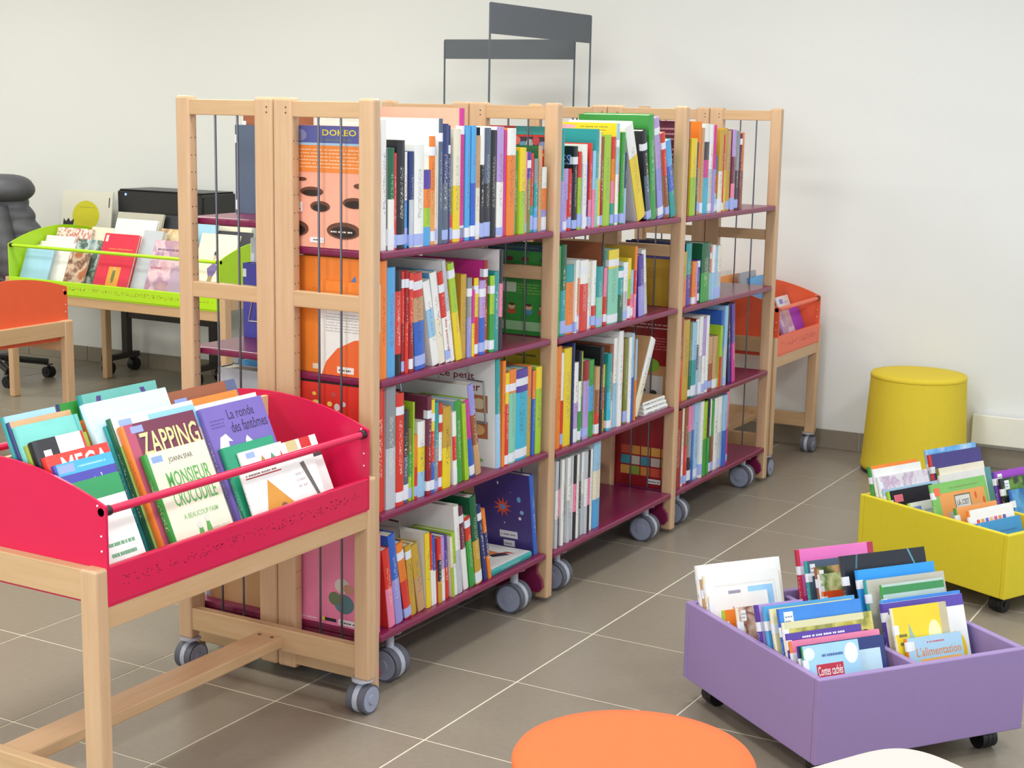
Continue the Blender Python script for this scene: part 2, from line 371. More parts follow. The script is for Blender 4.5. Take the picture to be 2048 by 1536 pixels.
# ================================================================ BROWSER BINS ON LEGS
def browser(label, cx, cy, rz, L, D, M, zl, zu, zr, zp, arch, front_only=False, leg_w=.045, wheels=True, div=True, feet=True, mid=False):
    """trolley bin: local x along the length, local -y is the front; zl..zu lip, zr rail, zp front corner of the arched end panel, arch its top"""
    t = thing('browser_bin', (cx, cy, 0), label, 'book bin', rz=rz)
    hx_, hy = L/2, D/2
    lz = .087 if wheels else 0
    for sx in (-1, 1):
        for sy in (-1, 1):
            x0, x1 = sorted((sx*hx_, sx*(hx_-.034))); y0, y1 = sorted((sy*hy, sy*(hy-leg_w)))
            leg = MB().box((x0, y0, lz), (x1, y1, zu-.002)).build('leg', M_BEECH, t, bevel=.006, seg=3)
            if wheels: caster(t, sx*(hx_-.018), sy*(hy-.028), .037, 'y', .052, top=lz+.001)
        x0, x1 = sorted((sx*(hx_-.004), sx*(hx_-.03)))
        MB().box((x0, -hy+leg_w-.002, zu-.066), (x1, hy-leg_w+.002, zu-.004)).build('end_rail', M_BEECH_Y, t, bevel=.002)
        if feet: MB().box((x0, -hy+leg_w-.002, .112), (x1, hy-leg_w+.002, .172)).build('foot_rail', M_BEECH_Y, t, bevel=.003)
        if mid and sx < 0: MB().box((-.045, -hy, 0), (-.005, -hy+.045, zl-.05)).build('leg', M_BEECH, t, bevel=.006, seg=3)
    for sy in (-1, 1):
        y0, y1 = sorted((sy*(hy-.006), sy*(hy-.034)))
        MB().box((-hx_+.03, y0, zl-.058), (hx_-.03, y1, zl)).build('apron', M_BEECH_X, t, bevel=.003)
    if feet:
        st = MB().box((-hx_+.01, -.04, .122), (hx_-.02, .04, .152)).build('stretcher', M_BEECH_X, t, bevel=.004)
        for sx in (-1, 1):
            for yy in (-.02, .02): MB().cyl((sx*(hx_-.05), yy, .150), (sx*(hx_-.05), yy, .1535), .005, 8).build('screw', M_SCREW, st)
    # sheet metal tray
    tr = MB().box((-hx_+.034, -hy+.004, zl-.012), (hx_-.034, hy-.004, zl))
    o = tr.build('tray_bottom', M, t)
    for sy in (-1, 1):
        y0, y1 = sorted((sy*hy, sy*(hy-.014)))
        lip = MB().box((-hx_+.034, y0, zl-.006), (hx_-.034, y1, zu)).build('lip', M, t, bevel=.003)
        if sy < 0:
            d = MB(); rr = random.Random(3)
            for k in range(int(L*170)):
                xx = -hx_+.07+rr.random()*(L-.14); zz = zl+(zu-zl)*(.33+.3*rr.random())
                d.box((xx-.0018, -hy-.0004, zz-.0012), (xx+.0018, -hy+.0005, zz+.0012))
            d.build('perforation', mottled('perforation_dark', '8a1030' if M is M_REDM else '7a9a10' if M is M_LIMEM else 'b04020', .5), lip)['kind'] = 'stuff'
        rail = MB().cyl((-hx_+.03, sy*(hy-.012), zr), (hx_-.03, sy*(hy-.012), zr), .0085, 14).build('rail', M, t, smooth=True)
        for sx in (-1, 1): MB().cyl((sx*(hx_-.036), sy*(hy-.012), zr), (sx*(hx_-.052), sy*(hy-.012), zr), .0105, 14).build('rail_end', M_BLACK, rail, smooth=True)
    N = 14
    out = [(-hy, zl-.008), (hy, zl-.008), (hy, zp)] + [(hy*math.cos(math.pi*k/N*1.0) if False else hy-2*hy*k/N, zp+(arch-zp)*(1-(2*k/N-1)**2)) for k in range(1, N)] + [(-hy, zp)]
    for sx in (-1, 1):
        x0, x1 = sorted((sx*(hx_-.030), sx*(hx_-.036)))
        e = MB().prism(out, x0, x1, 'x').build('end_panel', M, t)
        for yy, zz in ((-hy+.02, zr+.012), (hy-.02, zr+.012), (-hy+.012, zu+.03), (-hy+.012, zu+.06)):
            MB().cyl((sx*(hx_-.0375), yy, zz), (sx*(hx_-.0285), yy, zz), .0022, 8).build('rivet', M_STICK, e)
    if div: MB().box((-hx_+.037, -.006, zl), (hx_-.037, .006, arch-.012)).build('divider', M_PLY, t)
    return t
browser('crimson browser bin on beech legs with grey casters against the bookcase end', -.383, .503, 0, .928, .614, M_REDM, .533, .603, .71, .722, .785)
browser('lime green browser bin on beech legs in front of the black trolley', 2.795, 3.40, -math.pi/2, 1.42, .69, M_LIMEM, .553, .612, .768, .775, .85, wheels=False, div=False, feet=False)
browser('orange browser bin whose flat curved end panel faces the full bookcase', 1.28, 3.225, math.pi/2, .95, .61, M_ORAM, .53, .603, .71, .735, .785, wheels=False, feet=False)
browser('orange-red browser bin between the bookcase end and the back wall', 3.285, .565, 0, .575, .61, M_ORAM, .508, .58, .69, .70, .765, div=False)

# ================================================================ LOW BOXES ON WHEELS
def low_box(label, C, Rv, Bv, M, size=.585, dl=None):
    rz = math.atan2(Rv[1], Rv[0])
    t = thing('book_box', (C[0], C[1], 0), label, 'book box', rz=rz)
    w = .018; z0, z1 = .06, .26
    MB().box((0, 0, z0), (size, w, z1)).build('front_panel', M, t, bevel=.003)
    MB().box((0, size-w, z0), (size, size, z1)).build('back_panel', M, t, bevel=.003)
    MB().box((0, w, z0), (w, size-w, z1)).build('side_panel', M, t, bevel=.003)
    MB().box((size-w, w, z0), (size, size-w, z1)).build('side_panel', M, t, bevel=.003)
    MB().box((size/2-.008, w, z0+.016), (size/2+.008, size-w, z1-.012)).build('divider', M, t, bevel=.003)
    MB().box((w, w, z0), (size-w, size-w, z0+.014)).build('bottom_panel', M, t)
    for x in (.06, size-.06):
        for y in (.06, size-.06):
            caster(t, x, y, .026, 'y' if x < .3 else 'x', .042, tyre=M_BLACK, disc=M_BLACK, hood=M_BLACK, top=.061)
    return t
low_box('lilac wooden book box on black casters filled with picture books', (.224, -.884), (.804, -.596), (.596, .804), M_PURP)
low_box('yellow wooden book box on black casters between lilac box and heater', (1.665, -.978), (.904, -.426), (.426, .904), M_YELB)

# ================================================================ ROUND STOOLS
def stool(label, x, y, r0, r1, h, col):
    t = thing('round_stool', (x, y, 0), label, 'stool', 'round fabric stools' if False else None)
    m = mottled('fabric_'+col, col, .85, 240, .07, bump=.25)
    MB().lathe([(r0*.97, 0), (r0, .006), (r0, .02)], 48).build('foot_ring', M_BLACK, t, smooth=True)
    pr = [(r0*.985, .012), (r0*1.015, .02), (r0*1.02, .032), (r0, .05)] + [(r0+(r1-r0)*k/6, .05+(h-.065)*k/6) for k in range(1, 7)]
    MB().lathe(pr, 64).build('body', m, t, smooth=60)
    MB().lathe([(r1*.99, h-.02), (r1*1.012, h-.014), (r1*1.012, h-.007), (r1*.99, h), (r1*.8, h+.004), (r1*.4, h+.006), (.001, h+.0065)], 64).build('seat_cushion', m, t, smooth=60)
    return t
stool('yellow fabric round stool tapering upward in front of the white wall', 3.44, -.215, .215, .195, .42, 'e0c632')
stool('orange fabric round stool beside the lilac box', -.735, -.885, .215, .197, .445, 'ee6a34')
def square_stool(label, x, y, hs, rz, h, col):
    t = thing('square_stool', (x, y, 0), label, 'stool', rz=rz)
    m = mottled('fabric_'+col, col, .85, 240, .06, bump=.25)
    def sq(k, z, n=64):
        q = []
        for i in range(n):
            a = 2*math.pi*i/n; c, s_ = math.cos(a), math.sin(a)
            q.append((math.copysign(abs(c)**(2/4.5), c)*hs*k, math.copysign(abs(s_)**(2/4.5), s_)*hs*k, z))
        return q
    def rings(prof):
        mb = MB(); n = 64
        for k, z in prof: mb.v += sq(k, z)
        for j in range(len(prof)-1):
            for i in range(n): mb.f.append((j*n+i, j*n+(i+1) % n, (j+1)*n+(i+1) % n, (j+1)*n+i)); mb.m.append(0)
        mb.f += [tuple(range(n-1, -1, -1)), tuple(range((len(prof)-1)*n, len(prof)*n))]; mb.m += [0, 0]; return mb
    rings([(.96, 0), (.97, .02)]).build('foot_ring', M_BLACK, t, smooth=50)
    rings([(.98, .015), (1.0, .03), (1.0, h-.02)]).build('body', m, t, smooth=50)
    rings([(.985, h-.024), (1.0, h-.018), (1.0, h-.008), (.985, h), (.8, h+.004), (.3, h+.006)]).build('seat_cushion', m, t, smooth=50)
    rings([(1.002, h-.017), (1.006, h-.013), (1.002, h-.009)]).build('piping', mottled('fabric_piping', 'cfc58a', .8, 100, .05), t, smooth=50)
square_stool('cream fabric stool with rounded corners beside the lilac box', -.6176, -1.309, .177, -.486, .424, 'c6bcb6')

# ================================================================ SIGN STANDS
def sign_stand(label, a, b, ztop, hsheet, rod=.0042):
    a, b = Vector(a+(0,)), Vector(b+(0,)); mid = (a+b)/2; ang = math.atan2((b-a).y, (b-a).x); L = (b-a).length
    t = thing('sign_stand', mid, label, 'sign stand', rz=ang)
    m = mottled('anthracite_sheet_metal', '5a6066', .45, 60, .04, metal=.2)
    MB().prism([(-L/2, ztop-hsheet), (L/2, ztop-hsheet), (L/2, ztop-.006), (L/2-.006, ztop), (-L/2+.006, ztop), (-L/2, ztop-.006)], -.002, .002, 'y').build('header_panel', m, t)
    for s in (-1, 1):
        MB().cyl((s*(L/2-rod), 0, .012), (s*(L/2-rod), 0, ztop-.004), rod, 10).build('upright', m, t, smooth=True)
        MB().box((s*(L/2-rod)-.025, -.07, 0), (s*(L/2-rod)+.025, .07, .012)).build('foot', m, t, bevel=.002)
    return t
sign_stand('dark grey wire-legged sign stand with a narrow panel close to the wall', (3.335, 1.39), (3.25, 2.035), 1.79, .088)
sign_stand('dark grey wire-legged sign stand with a deeper panel behind the bookcases', (2.37, 1.265), (3.24, 1.265), 1.888, .12)


SHELF_BOOKS = {
 '1a': (1.133, [
  (.175, .0227, .299, .26, .0, 'lav/orange/salmon', 'salmon', '', 'holes'), (.1986, .0229, .316, .2, .0, 'white', 'white', '', ''), (.2226, .0255, .249, .179, .0, 'dgreen/white', 'grey', 'b', ''),
  (.249, .014, .236, .17, .0, 'red', 'red', 'b', ''), (.2638, .0339, .267, .192, .0, 'black', 'black', 'b', ''), (.2986, .018, .238, .171, .0, 'white/sky', 'white', 'b', ''),
  (.3174, .0182, .239, .172, .0, 'navy/lgrey', 'navy', 'b', ''), (.3366, .043, .256, .184, .0, 'white', 'white', 'b', ''), (.3806, .0313, .192, .138, .0, 'purple/orange/lime/sky', 'lime', 'b', ''),
  (.413, .0266, .276, .25, .0, 'orange/lorange', 'white', 'w', ''), (.4406, .0083, .229, .165, .0, 'cream', 'cream', 'b', ''), (.4498, .0161, .32, .26, .0, 'slate', 'white', 'w', ''),
  (.467, .0299, .307, .221, .0, 'navy/slate', 'navy', 'b', ''), (.4978, .0131, .303, .218, .0, 'navy', 'navy', 'w', ''), (.5118, .0145, .217, .156, .0, 'grey/olive/red', 'grey', 'b', ''),
  (.5274, .0347, .294, .212, .0, 'cream/yellow', 'cream', 'b', ''), (.563, .0236, .347, .26, .0, 'magenta', 'salmon', 'bw', ''), (.5874, .0239, .301, .216, .0, 'sky', 'sky', 'b', ''),
  (.6122, .0241, .302, .217, .0, 'sky/blue', 'sky', 'b', ''), (.6374, .0244, .276, .199, .0, 'tan/cream', 'tan', 'b', ''), (.6626, .0211, .297, .214, .0, 'white/black/dark', 'black', 'b', ''),
  (.6846, .032, .296, .213, .0, 'slate/dark', 'dark', 'b', ''), (.7174, .0324, .29, .209, .0, 'black', 'black', 'b', ''), (.7506, .0365, .299, .215, .0, 'lilac/white', 'white', 'b', ''),
  (.7882, .0111, .29, .209, .0, 'magenta', 'magenta', '', ''), (.8002, .0448, .295, .213, .0, 'white/orange/orange/orange', 'orange', 'b', ''), (.8458, .0227, .233, .168, .0, 'green', 'green', 'b', ''),
  (.8694, .0345, .241, .173, .0, 'yellow/lime', 'yellow', '', ''), (.905, .0116, .229, .165, .0, 'pink', 'pink', 'b', ''), (.9174, .0234, .229, .165, .0, 'purple/olive/olive', 'olive', 'w', ''),
  (.9418, .0181, .224, .162, .0, 'red/red/teal', 'red', 'b', ''), (.961, .0214, .209, .15, .0, 'grey/teal/sky', 'teal', 'b', ''), (.9834, .0199, .245, .24, .0, 'tan', 'dgreen', '', ''),
  (1.0042, .0363, .184, .133, .0, 'white/orange/lav', 'tan', 'b', ''),
 ]),
 '2a': (1.125, [
  (1.097, .0182, .306, .26, .0, 'red/teal', 'red', '', 'beads'), (1.1162, .0177, .296, .24, .0, 'teal/lav', 'teal', '', ''), (1.135, .0215, .184, .133, .0, 'lilac', 'lilac', 'b', ''),
  (1.1574, .0164, .184, .132, .0, 'lilac/red', 'red', 'b', ''), (1.1746, .0189, .183, .132, .0, 'red', 'red', 'b', ''), (1.1946, .0281, .249, .23, .0, 'black', 'black', 'w', 'sci'),
  (1.2238, .0217, .233, .168, .0, 'red/lime/lime', 'lime', 'b', ''), (1.2466, .0073, .197, .142, .0, 'lgrey', 'lgrey', 'b', ''), (1.255, .0306, .254, .22, .0, 'white', 'white', '', ''),
  (1.2866, .0136, .203, .146, .0, 'blue', 'blue', 'b', ''), (1.301, .0174, .257, .185, .0, 'red/red/pink', 'red', 'b', ''), (1.3194, .0201, .234, .169, .0, 'lblue/pink', 'lblue', 'b', ''),
  (1.3406, .0273, .299, .26, .0, 'teal/mint', 'teal', '', ''), (1.369, .016, .291, .209, .0, 'cream/yellow', 'cream', 'b', ''), (1.3858, .0193, .276, .199, .0, 'brown/dred', 'brown', 'b', ''),
  (1.4062, .049, .282, .203, .0, 'lime', 'lime', 'b', ''), (1.4563, .0219, .275, .198, .0, 'red/orange/pink/teal', 'pink', 'b', ''), (1.4791, .0181, .317, .26, .0, 'lblue/white', 'yellow', 'w', 'limetop'),
  (1.4983, .0236, .29, .209, .0, 'lime/pink/lime', 'lime', 'b', ''), (1.5227, .0286, .288, .207, .0, 'green', 'green', 'b', ''), (1.5523, .0138, .224, .161, .0, 'navy/lblue', 'navy', 'b', ''),
  (1.6659, .0592, .324, .233, -21.5, 'white/yellow/yellow', 'white', '', ''), (1.7267, .0339, .298, .214, -12.1, 'black/slate', 'black', 'w', ''), (1.7619, .0415, .345, .26, -7.2, 'green', 'green', '', ''),
  (1.8255, .0438, .338, .24, -10.7, 'lilac/lav', 'lilac', 'w', ''), (1.8787, .0279, .29, .209, -12.2, 'red/brown', 'tan', 'w', ''), (1.9199, .0443, .265, .191, -14.7, 'sky/blue/teal', 'green', '', ''),
 ]),
 '3a': (1.123, [
  (2.017, .0492, .325, .26, .0, 'maroon', 'maroon', '', 'redtext'), (2.067, .05, .267, .24, .0, 'yellow/lime', 'yellow', '', ''), (2.1178, .0224, .253, .182, .0, 'dark', 'dark', 'b', ''),
  (2.141, .0246, .325, .234, .0, 'orange/tan', 'orange', 'b', ''), (2.1666, .0248, .303, .218, .0, 'tan', 'tan', 'b', ''), (2.1922, .0502, .317, .228, .0, 'white/dark/magenta/cyan/cyan', 'white', 'b', ''),
  (2.2434, .034, .315, .227, .0, 'white/lgrey', 'white', 'w', ''), (2.2782, .0193, .313, .24, .0, 'magenta/lav', 'salmon', '', ''), (2.2986, .0259, .204, .147, .0, 'blue/red/lblue', 'blue', 'b', ''),
  (2.3254, .0371, .296, .213, .0, 'gold/cream', 'gold', 'b', ''), (2.3634, .0176, .278, .2, .0, 'red', 'red', 'b', ''), (2.3818, .0333, .302, .218, .0, 'gold/yellow', 'gold', '', ''),
  (2.4162, .0359, .293, .211, .0, 'tan/gold', 'tan', 'b', ''), (2.453, .034, .296, .213, .0, 'lilac/maroon/pink', 'maroon', 'b', ''), (2.4878, .039, .292, .21, .0, 'grey/dark', 'grey', 'b', ''),
  (2.5278, .0208, .281, .202, .0, 'maroon', 'maroon', 'w', ''), (2.5494, .035, .285, .205, .0, 'orange/brown', 'orange', 'b', ''),
 ]),
 '1b': (0.815, [
  (.175, .0129, .237, .175, .0, 'white/orange', 'orange', '', 'notes'), (.189, .0314, .294, .26, .0, 'orange', 'orange', '', 'bird'), (.2214, .0346, .275, .25, .0, 'sky', 'sky', '', ''),
  (.257, .0303, .265, .191, .0, 'black/red/red/red/black', 'red', '', ''), (.2882, .012, .26, .187, .0, 'red/dred', 'red', 'w', ''), (.301, .0143, .26, .187, .0, 'dred/red', 'red', 'w', ''),
  (.3162, .0167, .255, .184, .0, 'red/dred', 'red', 'w', ''), (.353, .0474, .25, .18, -4.4, 'red/tan/blue/blue', 'tan', 'w', ''), (.4358, .0319, .23, .166, -12.9, 'white/lblue/white', 'white', '', ''),
  (.4694, .0302, .249, .26, -11.5, 'white/cream', 'sky', '', ''), (.501, .0246, .247, .178, -10.9, 'red/white', 'white', 'w', 'copain'), (.527, .0178, .277, .199, -10.9, 'lgrey/white', 'white', '', ''),
  (.5462, .0288, .267, .192, -10.8, 'lime/yellow', 'gold', 'w', ''), (.5754, .0279, .228, .164, .0, 'gold', 'gold', '', ''), (.6042, .0212, .217, .156, .0, 'grey/lav', 'grey', 'w', ''),
  (.6262, .0138, .182, .131, .0, 'magenta/yellow', 'magenta', '', ''), (.641, .0229, .213, .153, .0, 'yellow/red', 'red', 'w', ''), (.665, .0295, .204, .147, .0, 'lilac/blue', 'lilac', 'w', ''),
  (.6954, .0225, .255, .26, .0, 'dred/red', 'magenta', 'w', ''), (.719, .0237, .213, .154, .0, 'lime/green', 'green', 'w', ''), (.7438, .0225, .222, .16, .0, 'teal', 'teal', '', ''),
  (.7674, .0174, .281, .26, .0, 'dark/pink/dark', 'white', '', ''),
 ]),
 '2b': (0.810, [
  (1.097, .0397, .272, .25, .0, 'green', 'green', '', 'kids'), (1.1378, .0336, .274, .197, .0, 'dgreen/teal', 'green', 'b', ''), (1.1722, .0492, .211, .152, .0, 'teal/orange/orange/orange', 'white', 'b', ''),
  (1.2222, .0124, .222, .16, .0, 'white', 'white', 'b', ''), (1.2354, .0223, .222, .16, .0, 'white/orange/orange/lilac', 'white', 'b', ''), (1.2586, .0509, .219, .158, .0, 'white/red/red', 'white', 'w', ''),
  (1.3106, .0301, .212, .153, .0, 'cream/white', 'cream', 'b', ''), (1.3418, .0261, .212, .152, .0, 'white/white/red', 'white', 'b', ''), (1.369, .0427, .19, .137, .0, 'teal/mint', 'teal', 'b', ''),
  (1.4126, .0119, .262, .25, .0, 'dark/red', 'brown', '', ''), (1.4254, .0224, .183, .132, .0, 'pink/red', 'pink', 'b', ''), (1.4486, .0715, .237, .171, .0, 'yellow/mint/mint/mint', 'mint', 'w', ''),
  (1.5212, .0388, .177, .13, .0, 'teal/dgreen', 'teal', 'w', ''), (1.5608, .0362, .189, .136, .0, 'white/lgrey', 'white', 'w', ''), (1.598, .0255, .2, .144, .0, 'yellow/lime/red', 'yellow', 'b', ''),
  (1.6244, .0225, .16, .13, .0, 'lblue/pink', 'lblue', 'b', ''), (1.648, .0194, .235, .24, .0, 'orange/red/pink', 'gold', '', ''), (1.6856, .0401, .203, .146, -4.9, 'purple/lav', 'purple', '', ''),
  (1.7348, .0318, .219, .158, -7.1, 'white/lgrey', 'white', '', ''),
 ]),
 '3b': (0.805, [
  (2.017, .0508, .194, .26, .0, 'gold/orange', 'gold', '', 'feather'), (2.0686, .0491, .221, .24, .0, 'teal/purple', 'navy', '', ''), (2.1186, .0329, .154, .13, .0, 'orange', 'orange', 'b', ''),
  (2.1526, .0186, .146, .13, .0, 'lilac/pink', 'lilac', 'b', ''), (2.1722, .0267, .155, .13, .0, 'purple/navy', 'purple', 'w', ''), (2.1998, .0761, .213, .26, .0, 'dgreen/green', 'dgreen', '', ''),
  (2.2768, .0276, .196, .141, .0, 'red/lblue', 'lblue', 'w', ''), (2.3052, .0278, .2, .144, .0, 'white/lblue', 'white', 'w', ''), (2.334, .0224, .195, .141, .0, 'lblue', 'lblue', 'b', ''),
  (2.3572, .0368, .195, .14, .0, 'cream/lgrey', 'cream', 'b', ''),
 ]),
 '1c': (0.474, [
  (.175, .0441, .317, .26, .0, 'red', 'red', '', 'dots'), (.2202, .0423, .317, .26, .0, 'grey/lgrey', 'lgrey', '', ''), (.2634, .0345, .293, .211, .0, 'red', 'red', 'w', ''),
  (.299, .0304, .242, .174, .0, 'dark/slate', 'slate', 'b', ''), (.3302, .0154, .193, .139, .0, 'olive/green/lime', 'olive', 'b', ''), (.3466, .0071, .259, .22, .0, 'lime', 'lime', '', ''),
  (.3546, .0156, .17, .13, .0, 'orange/red', 'orange', 'b', ''), (.371, .0351, .202, .146, .0, 'white/yellow/lblue', 'white', 'b', ''), (.407, .0203, .265, .25, .0, 'maroon/dred', 'maroon', 'w', ''),
  (.4282, .0192, .252, .181, .0, 'yellow/red/blue', 'yellow', 'w', ''), (.4482, .0226, .241, .173, .0, 'teal/grey', 'teal', 'b', ''), (.4718, .0158, .236, .17, .0, 'red/white/red', 'red', 'w', ''),
  (.4886, .0397, .222, .16, .0, 'gold/yellow', 'gold', 'b', ''), (.5398, .0182, .203, .146, -3.0, 'white/red/white', 'white', 'b', ''), (.5626, .0302, .229, .25, -4.0, 'green', 'lblue', '', ''),
  (.603, .0198, .218, .2, -6.4, 'lime', 'lime', '', ''), (.6378, .0263, .224, .161, -10.0, 'magenta/blue', 'lime', 'b', ''), (.6694, .0277, .266, .26, -11.0, 'lav/brown/tan', 'white', '', ''),
  (.77, .025, .316, .25, -2.3, 'teal/lblue', 'white', '', 'petit'), (.796, .0157, .306, .22, .0, 'orange', 'orange', '', ''), (.8126, .0222, .269, .194, .0, 'yellow/red/red', 'red', 'w', ''),
  (.8358, .0401, .275, .198, .0, 'orange/mint/mint/mint', 'mint', 'w', ''), (.877, .0722, .267, .192, .0, 'purple/cyan/cyan/cyan', 'cyan', 'w', ''), (.9503, .0251, .27, .195, .0, 'orange/gold/gold', 'orange', '', ''),
  (.9765, .0169, .253, .182, .0, 'orange/blue/blue', 'blue', '', ''), (.9945, .0359, .261, .188, .0, 'yellow/lime/lime/lime', 'lime', '', ''),
 ]),
 '2c': (0.462, [
  (1.097, .0312, .317, .26, .0, 'yellow/red', 'yellow', '', 'ent'), (1.129, .0316, .317, .228, .0, 'orange', 'red', '', ''), (1.1614, .0151, .293, .211, .0, 'white/red', 'white', 'b', ''),
  (1.1774, .0485, .304, .219, .0, 'yellow', 'yellow', '', ''), (1.2271, .0094, .316, .22, .0, 'navy', 'navy', '', ''), (1.2375, .0294, .253, .182, .0, 'white/lilac', 'lilac', 'b', ''),
  (1.2679, .0168, .286, .206, .0, 'dark/white/green', 'dark', 'b', ''), (1.2855, .0146, .282, .203, .0, 'lime/green', 'lime', 'b', ''), (1.3011, .0381, .249, .179, .0, 'dred/lilac/lilac/lilac', 'lilac', 'b', ''),
  (1.3403, .0398, .246, .177, .0, 'green/sky/green', 'green', '', ''), (1.3811, .0275, .22, .158, .0, 'tan/brown/red', 'tan', 'b', ''), (1.4095, .0248, .281, .22, .0, 'black', 'black', '', ''),
  (1.4351, .0274, .218, .157, .0, 'yellow/red/gold', 'yellow', 'b', ''), (1.4635, .0289, .252, .182, .0, 'teal/cyan', 'teal', 'b', ''), (1.4935, .0256, .276, .24, .0, 'brown/tan/cream', 'brown', '', ''),
  (1.5199, .0234, .295, .25, .0, 'white/lblue', 'white', '', ''), (1.5443, .031, .315, .26, .0, 'white', 'white', '', ''), (1.5763, .0188, .283, .204, .0, 'pink/maroon', 'pink', 'b', ''),
  (1.5959, .0278, .285, .206, .0, 'olive', 'olive', 'b', ''), (1.6247, .023, .285, .26, .0, 'white', 'white', '', ''), (1.6487, .018, .296, .26, .0, 'lblue/blue', 'white', '', ''),
  (1.6675, .0103, .275, .24, .0, 'lblue/orange', 'tan', '', ''), (1.6787, .0406, .28, .201, 27.5, 'white/cream', 'tan', '', ''),
 ]),
 '2d': (0.150, [
  (1.1271, .0184, .275, .198, .0, 'lgrey/white/lgrey', 'white', '', ''), (1.1465, .0185, .274, .197, .0, 'dark/pink/dark', 'white', '', ''), (1.1661, .0186, .273, .197, .0, 'white', 'white', '', ''),
  (1.1857, .0188, .273, .196, .0, 'grey/dark/grey', 'white', '', ''), (1.2056, .0189, .272, .196, .0, 'white/lgrey', 'white', '', ''), (1.2256, .0191, .272, .196, .0, 'lgrey/white/lgrey', 'white', '', ''),
  (1.2457, .0192, .271, .195, .0, 'dark/pink/dark', 'white', '', ''), (1.266, .0193, .27, .195, .0, 'white', 'white', '', ''), (1.2864, .0195, .27, .194, .0, 'grey/dark/grey', 'white', '', ''),
  (1.307, .0196, .269, .194, .0, 'white/lgrey', 'white', '', ''), (1.3277, .0198, .268, .193, .0, 'lgrey/white/lgrey', 'white', '', ''), (1.3487, .0199, .268, .193, .0, 'dark/pink/dark', 'white', '', ''),
  (1.3697, .0201, .267, .192, .0, 'white', 'white', '', ''), (1.3954, .0514, .284, .204, .0, 'lblue/cream/sky', 'white', '', ''),
 ]),
 '3c': (0.464, [
  (2.017, .0512, .305, .25, .0, 'dred/red', 'dred', '', 'redtext2'), (2.0693, .0544, .29, .209, .0, 'gold', 'gold', '', ''), (2.1245, .0255, .277, .199, .0, 'olive/dgreen', 'olive', 'b', ''),
  (2.151, .0421, .273, .197, .0, 'lblue/teal', 'lblue', 'b', ''), (2.194, .0247, .28, .202, .0, 'white/navy/lblue', 'dred', 'b', ''), (2.2197, .0291, .288, .207, .0, 'white/lgrey', 'white', 'b', ''),
  (2.2506, .0294, .279, .201, .0, 'lilac/white', 'white', 'b', ''), (2.2819, .0268, .284, .205, .0, 'white', 'white', 'b', ''), (2.3134, .0429, .201, .145, .0, 'tan/brown', 'tan', 'b', ''),
  (2.3584, .0464, .198, .143, .0, 'tan', 'brown', 'b', ''), (2.4059, .0205, .234, .169, .0, 'lime/red', 'lime', '', ''), (2.4275, .0206, .286, .25, .0, 'blue/lime', 'blue', '', ''),
  (2.4492, .0297, .303, .218, .0, 'lblue/lgrey', 'lblue', 'b', ''), (2.5105, .0266, .309, .222, -5.8, 'dark/navy', 'dark', '', ''), (2.5397, .0328, .306, .22, -6.1, 'purple/magenta', 'purple', '', ''),
 ]),
 '3d': (0.146, [
  (2.017, .0642, .288, .24, .0, 'dred', 'dred', '', 'game'), (2.0824, .0316, .288, .207, .0, 'cream/white', 'white', 'b', ''), (2.1148, .0293, .288, .207, .0, 'brown/red', 'brown', 'b', ''),
  (2.1452, .0336, .288, .207, .0, 'pink/grey/dark', 'grey', 'b', ''), (2.1796, .0299, .288, .207, .0, 'lilac/blue/blue', 'blue', 'b', ''), (2.2104, .0385, .288, .207, .0, 'lblue', 'lblue', 'b', ''),
  (2.25, .0278, .288, .207, .0, 'white', 'white', 'b', ''), (2.2788, .0379, .282, .203, .0, 'lime/green', 'lime', 'b', ''), (2.3176, .0198, .283, .203, .0, 'dark/green', 'dark', 'b', ''),
  (2.3384, .0257, .282, .203, .0, 'white/dgreen', 'white', 'b', ''), (2.3652, .0274, .274, .197, .0, 'green/brown', 'green', 'b', ''), (2.3936, .0422, .277, .2, .0, 'white', 'white', 'w', ''),
  (2.4369, .0398, .276, .199, .0, 'white/lgrey', 'white', 'b', ''), (2.4779, .0403, .276, .198, .0, 'lblue/blue', 'lblue', 'b', ''), (2.5193, .0272, .284, .205, .0, 'pink/magenta', 'pink', 'b', ''),
 ]),
 '1d': (0.158, [
  (.175, .0254, .261, .25, .0, 'pink', 'pink', '', 'toy'), (.2346, .0292, .216, .156, -8.8, 'red/pink', 'red', '', ''), (.2686, .0317, .249, .179, -9.7, 'blue/lav', 'blue', '', ''),
  (.3137, .0312, .218, .157, -12.8, 'orange/red', 'navy', 'w', ''), (.3463, .0252, .2, .144, -9.5, 'gold', 'gold', 'w', ''), (.3827, .0322, .195, .141, -12.4, 'gold/tan', 'gold', '', ''),
  (.4199, .0231, .21, .24, -3.9, 'yellow', 'white', '', 'boy'), (.4449, .0116, .203, .146, -4.1, 'red/white', 'red', '', ''), (.4577, .0139, .193, .139, -4.1, 'blue/white', 'blue', '', ''),
  (.4727, .0169, .185, .133, -3.7, 'red/dark/gold', 'red', '', ''), (.4907, .0193, .182, .131, -3.5, 'lilac/white', 'white', '', ''), (.516, .0186, .181, .13, -5.0, 'purple/red', 'purple', '', ''),
  (.5386, .012, .174, .13, -6.0, 'cream/lime', 'cream', '', ''), (.5538, .0166, .184, .133, -6.7, 'lime/white', 'lime', '', ''), (.5722, .0244, .256, .26, -6.9, 'white/lgrey', 'white', '', ''),
  (.6074, .026, .245, .176, -9.1, 'maroon/white', 'maroon', 'w', ''), (.6381, .0278, .211, .152, -10.0, 'red/green/green', 'green', 'w', ''), (.6672, .0329, .265, .26, -9.7, 'dgreen/gold', 'dgreen', 'b', ''),
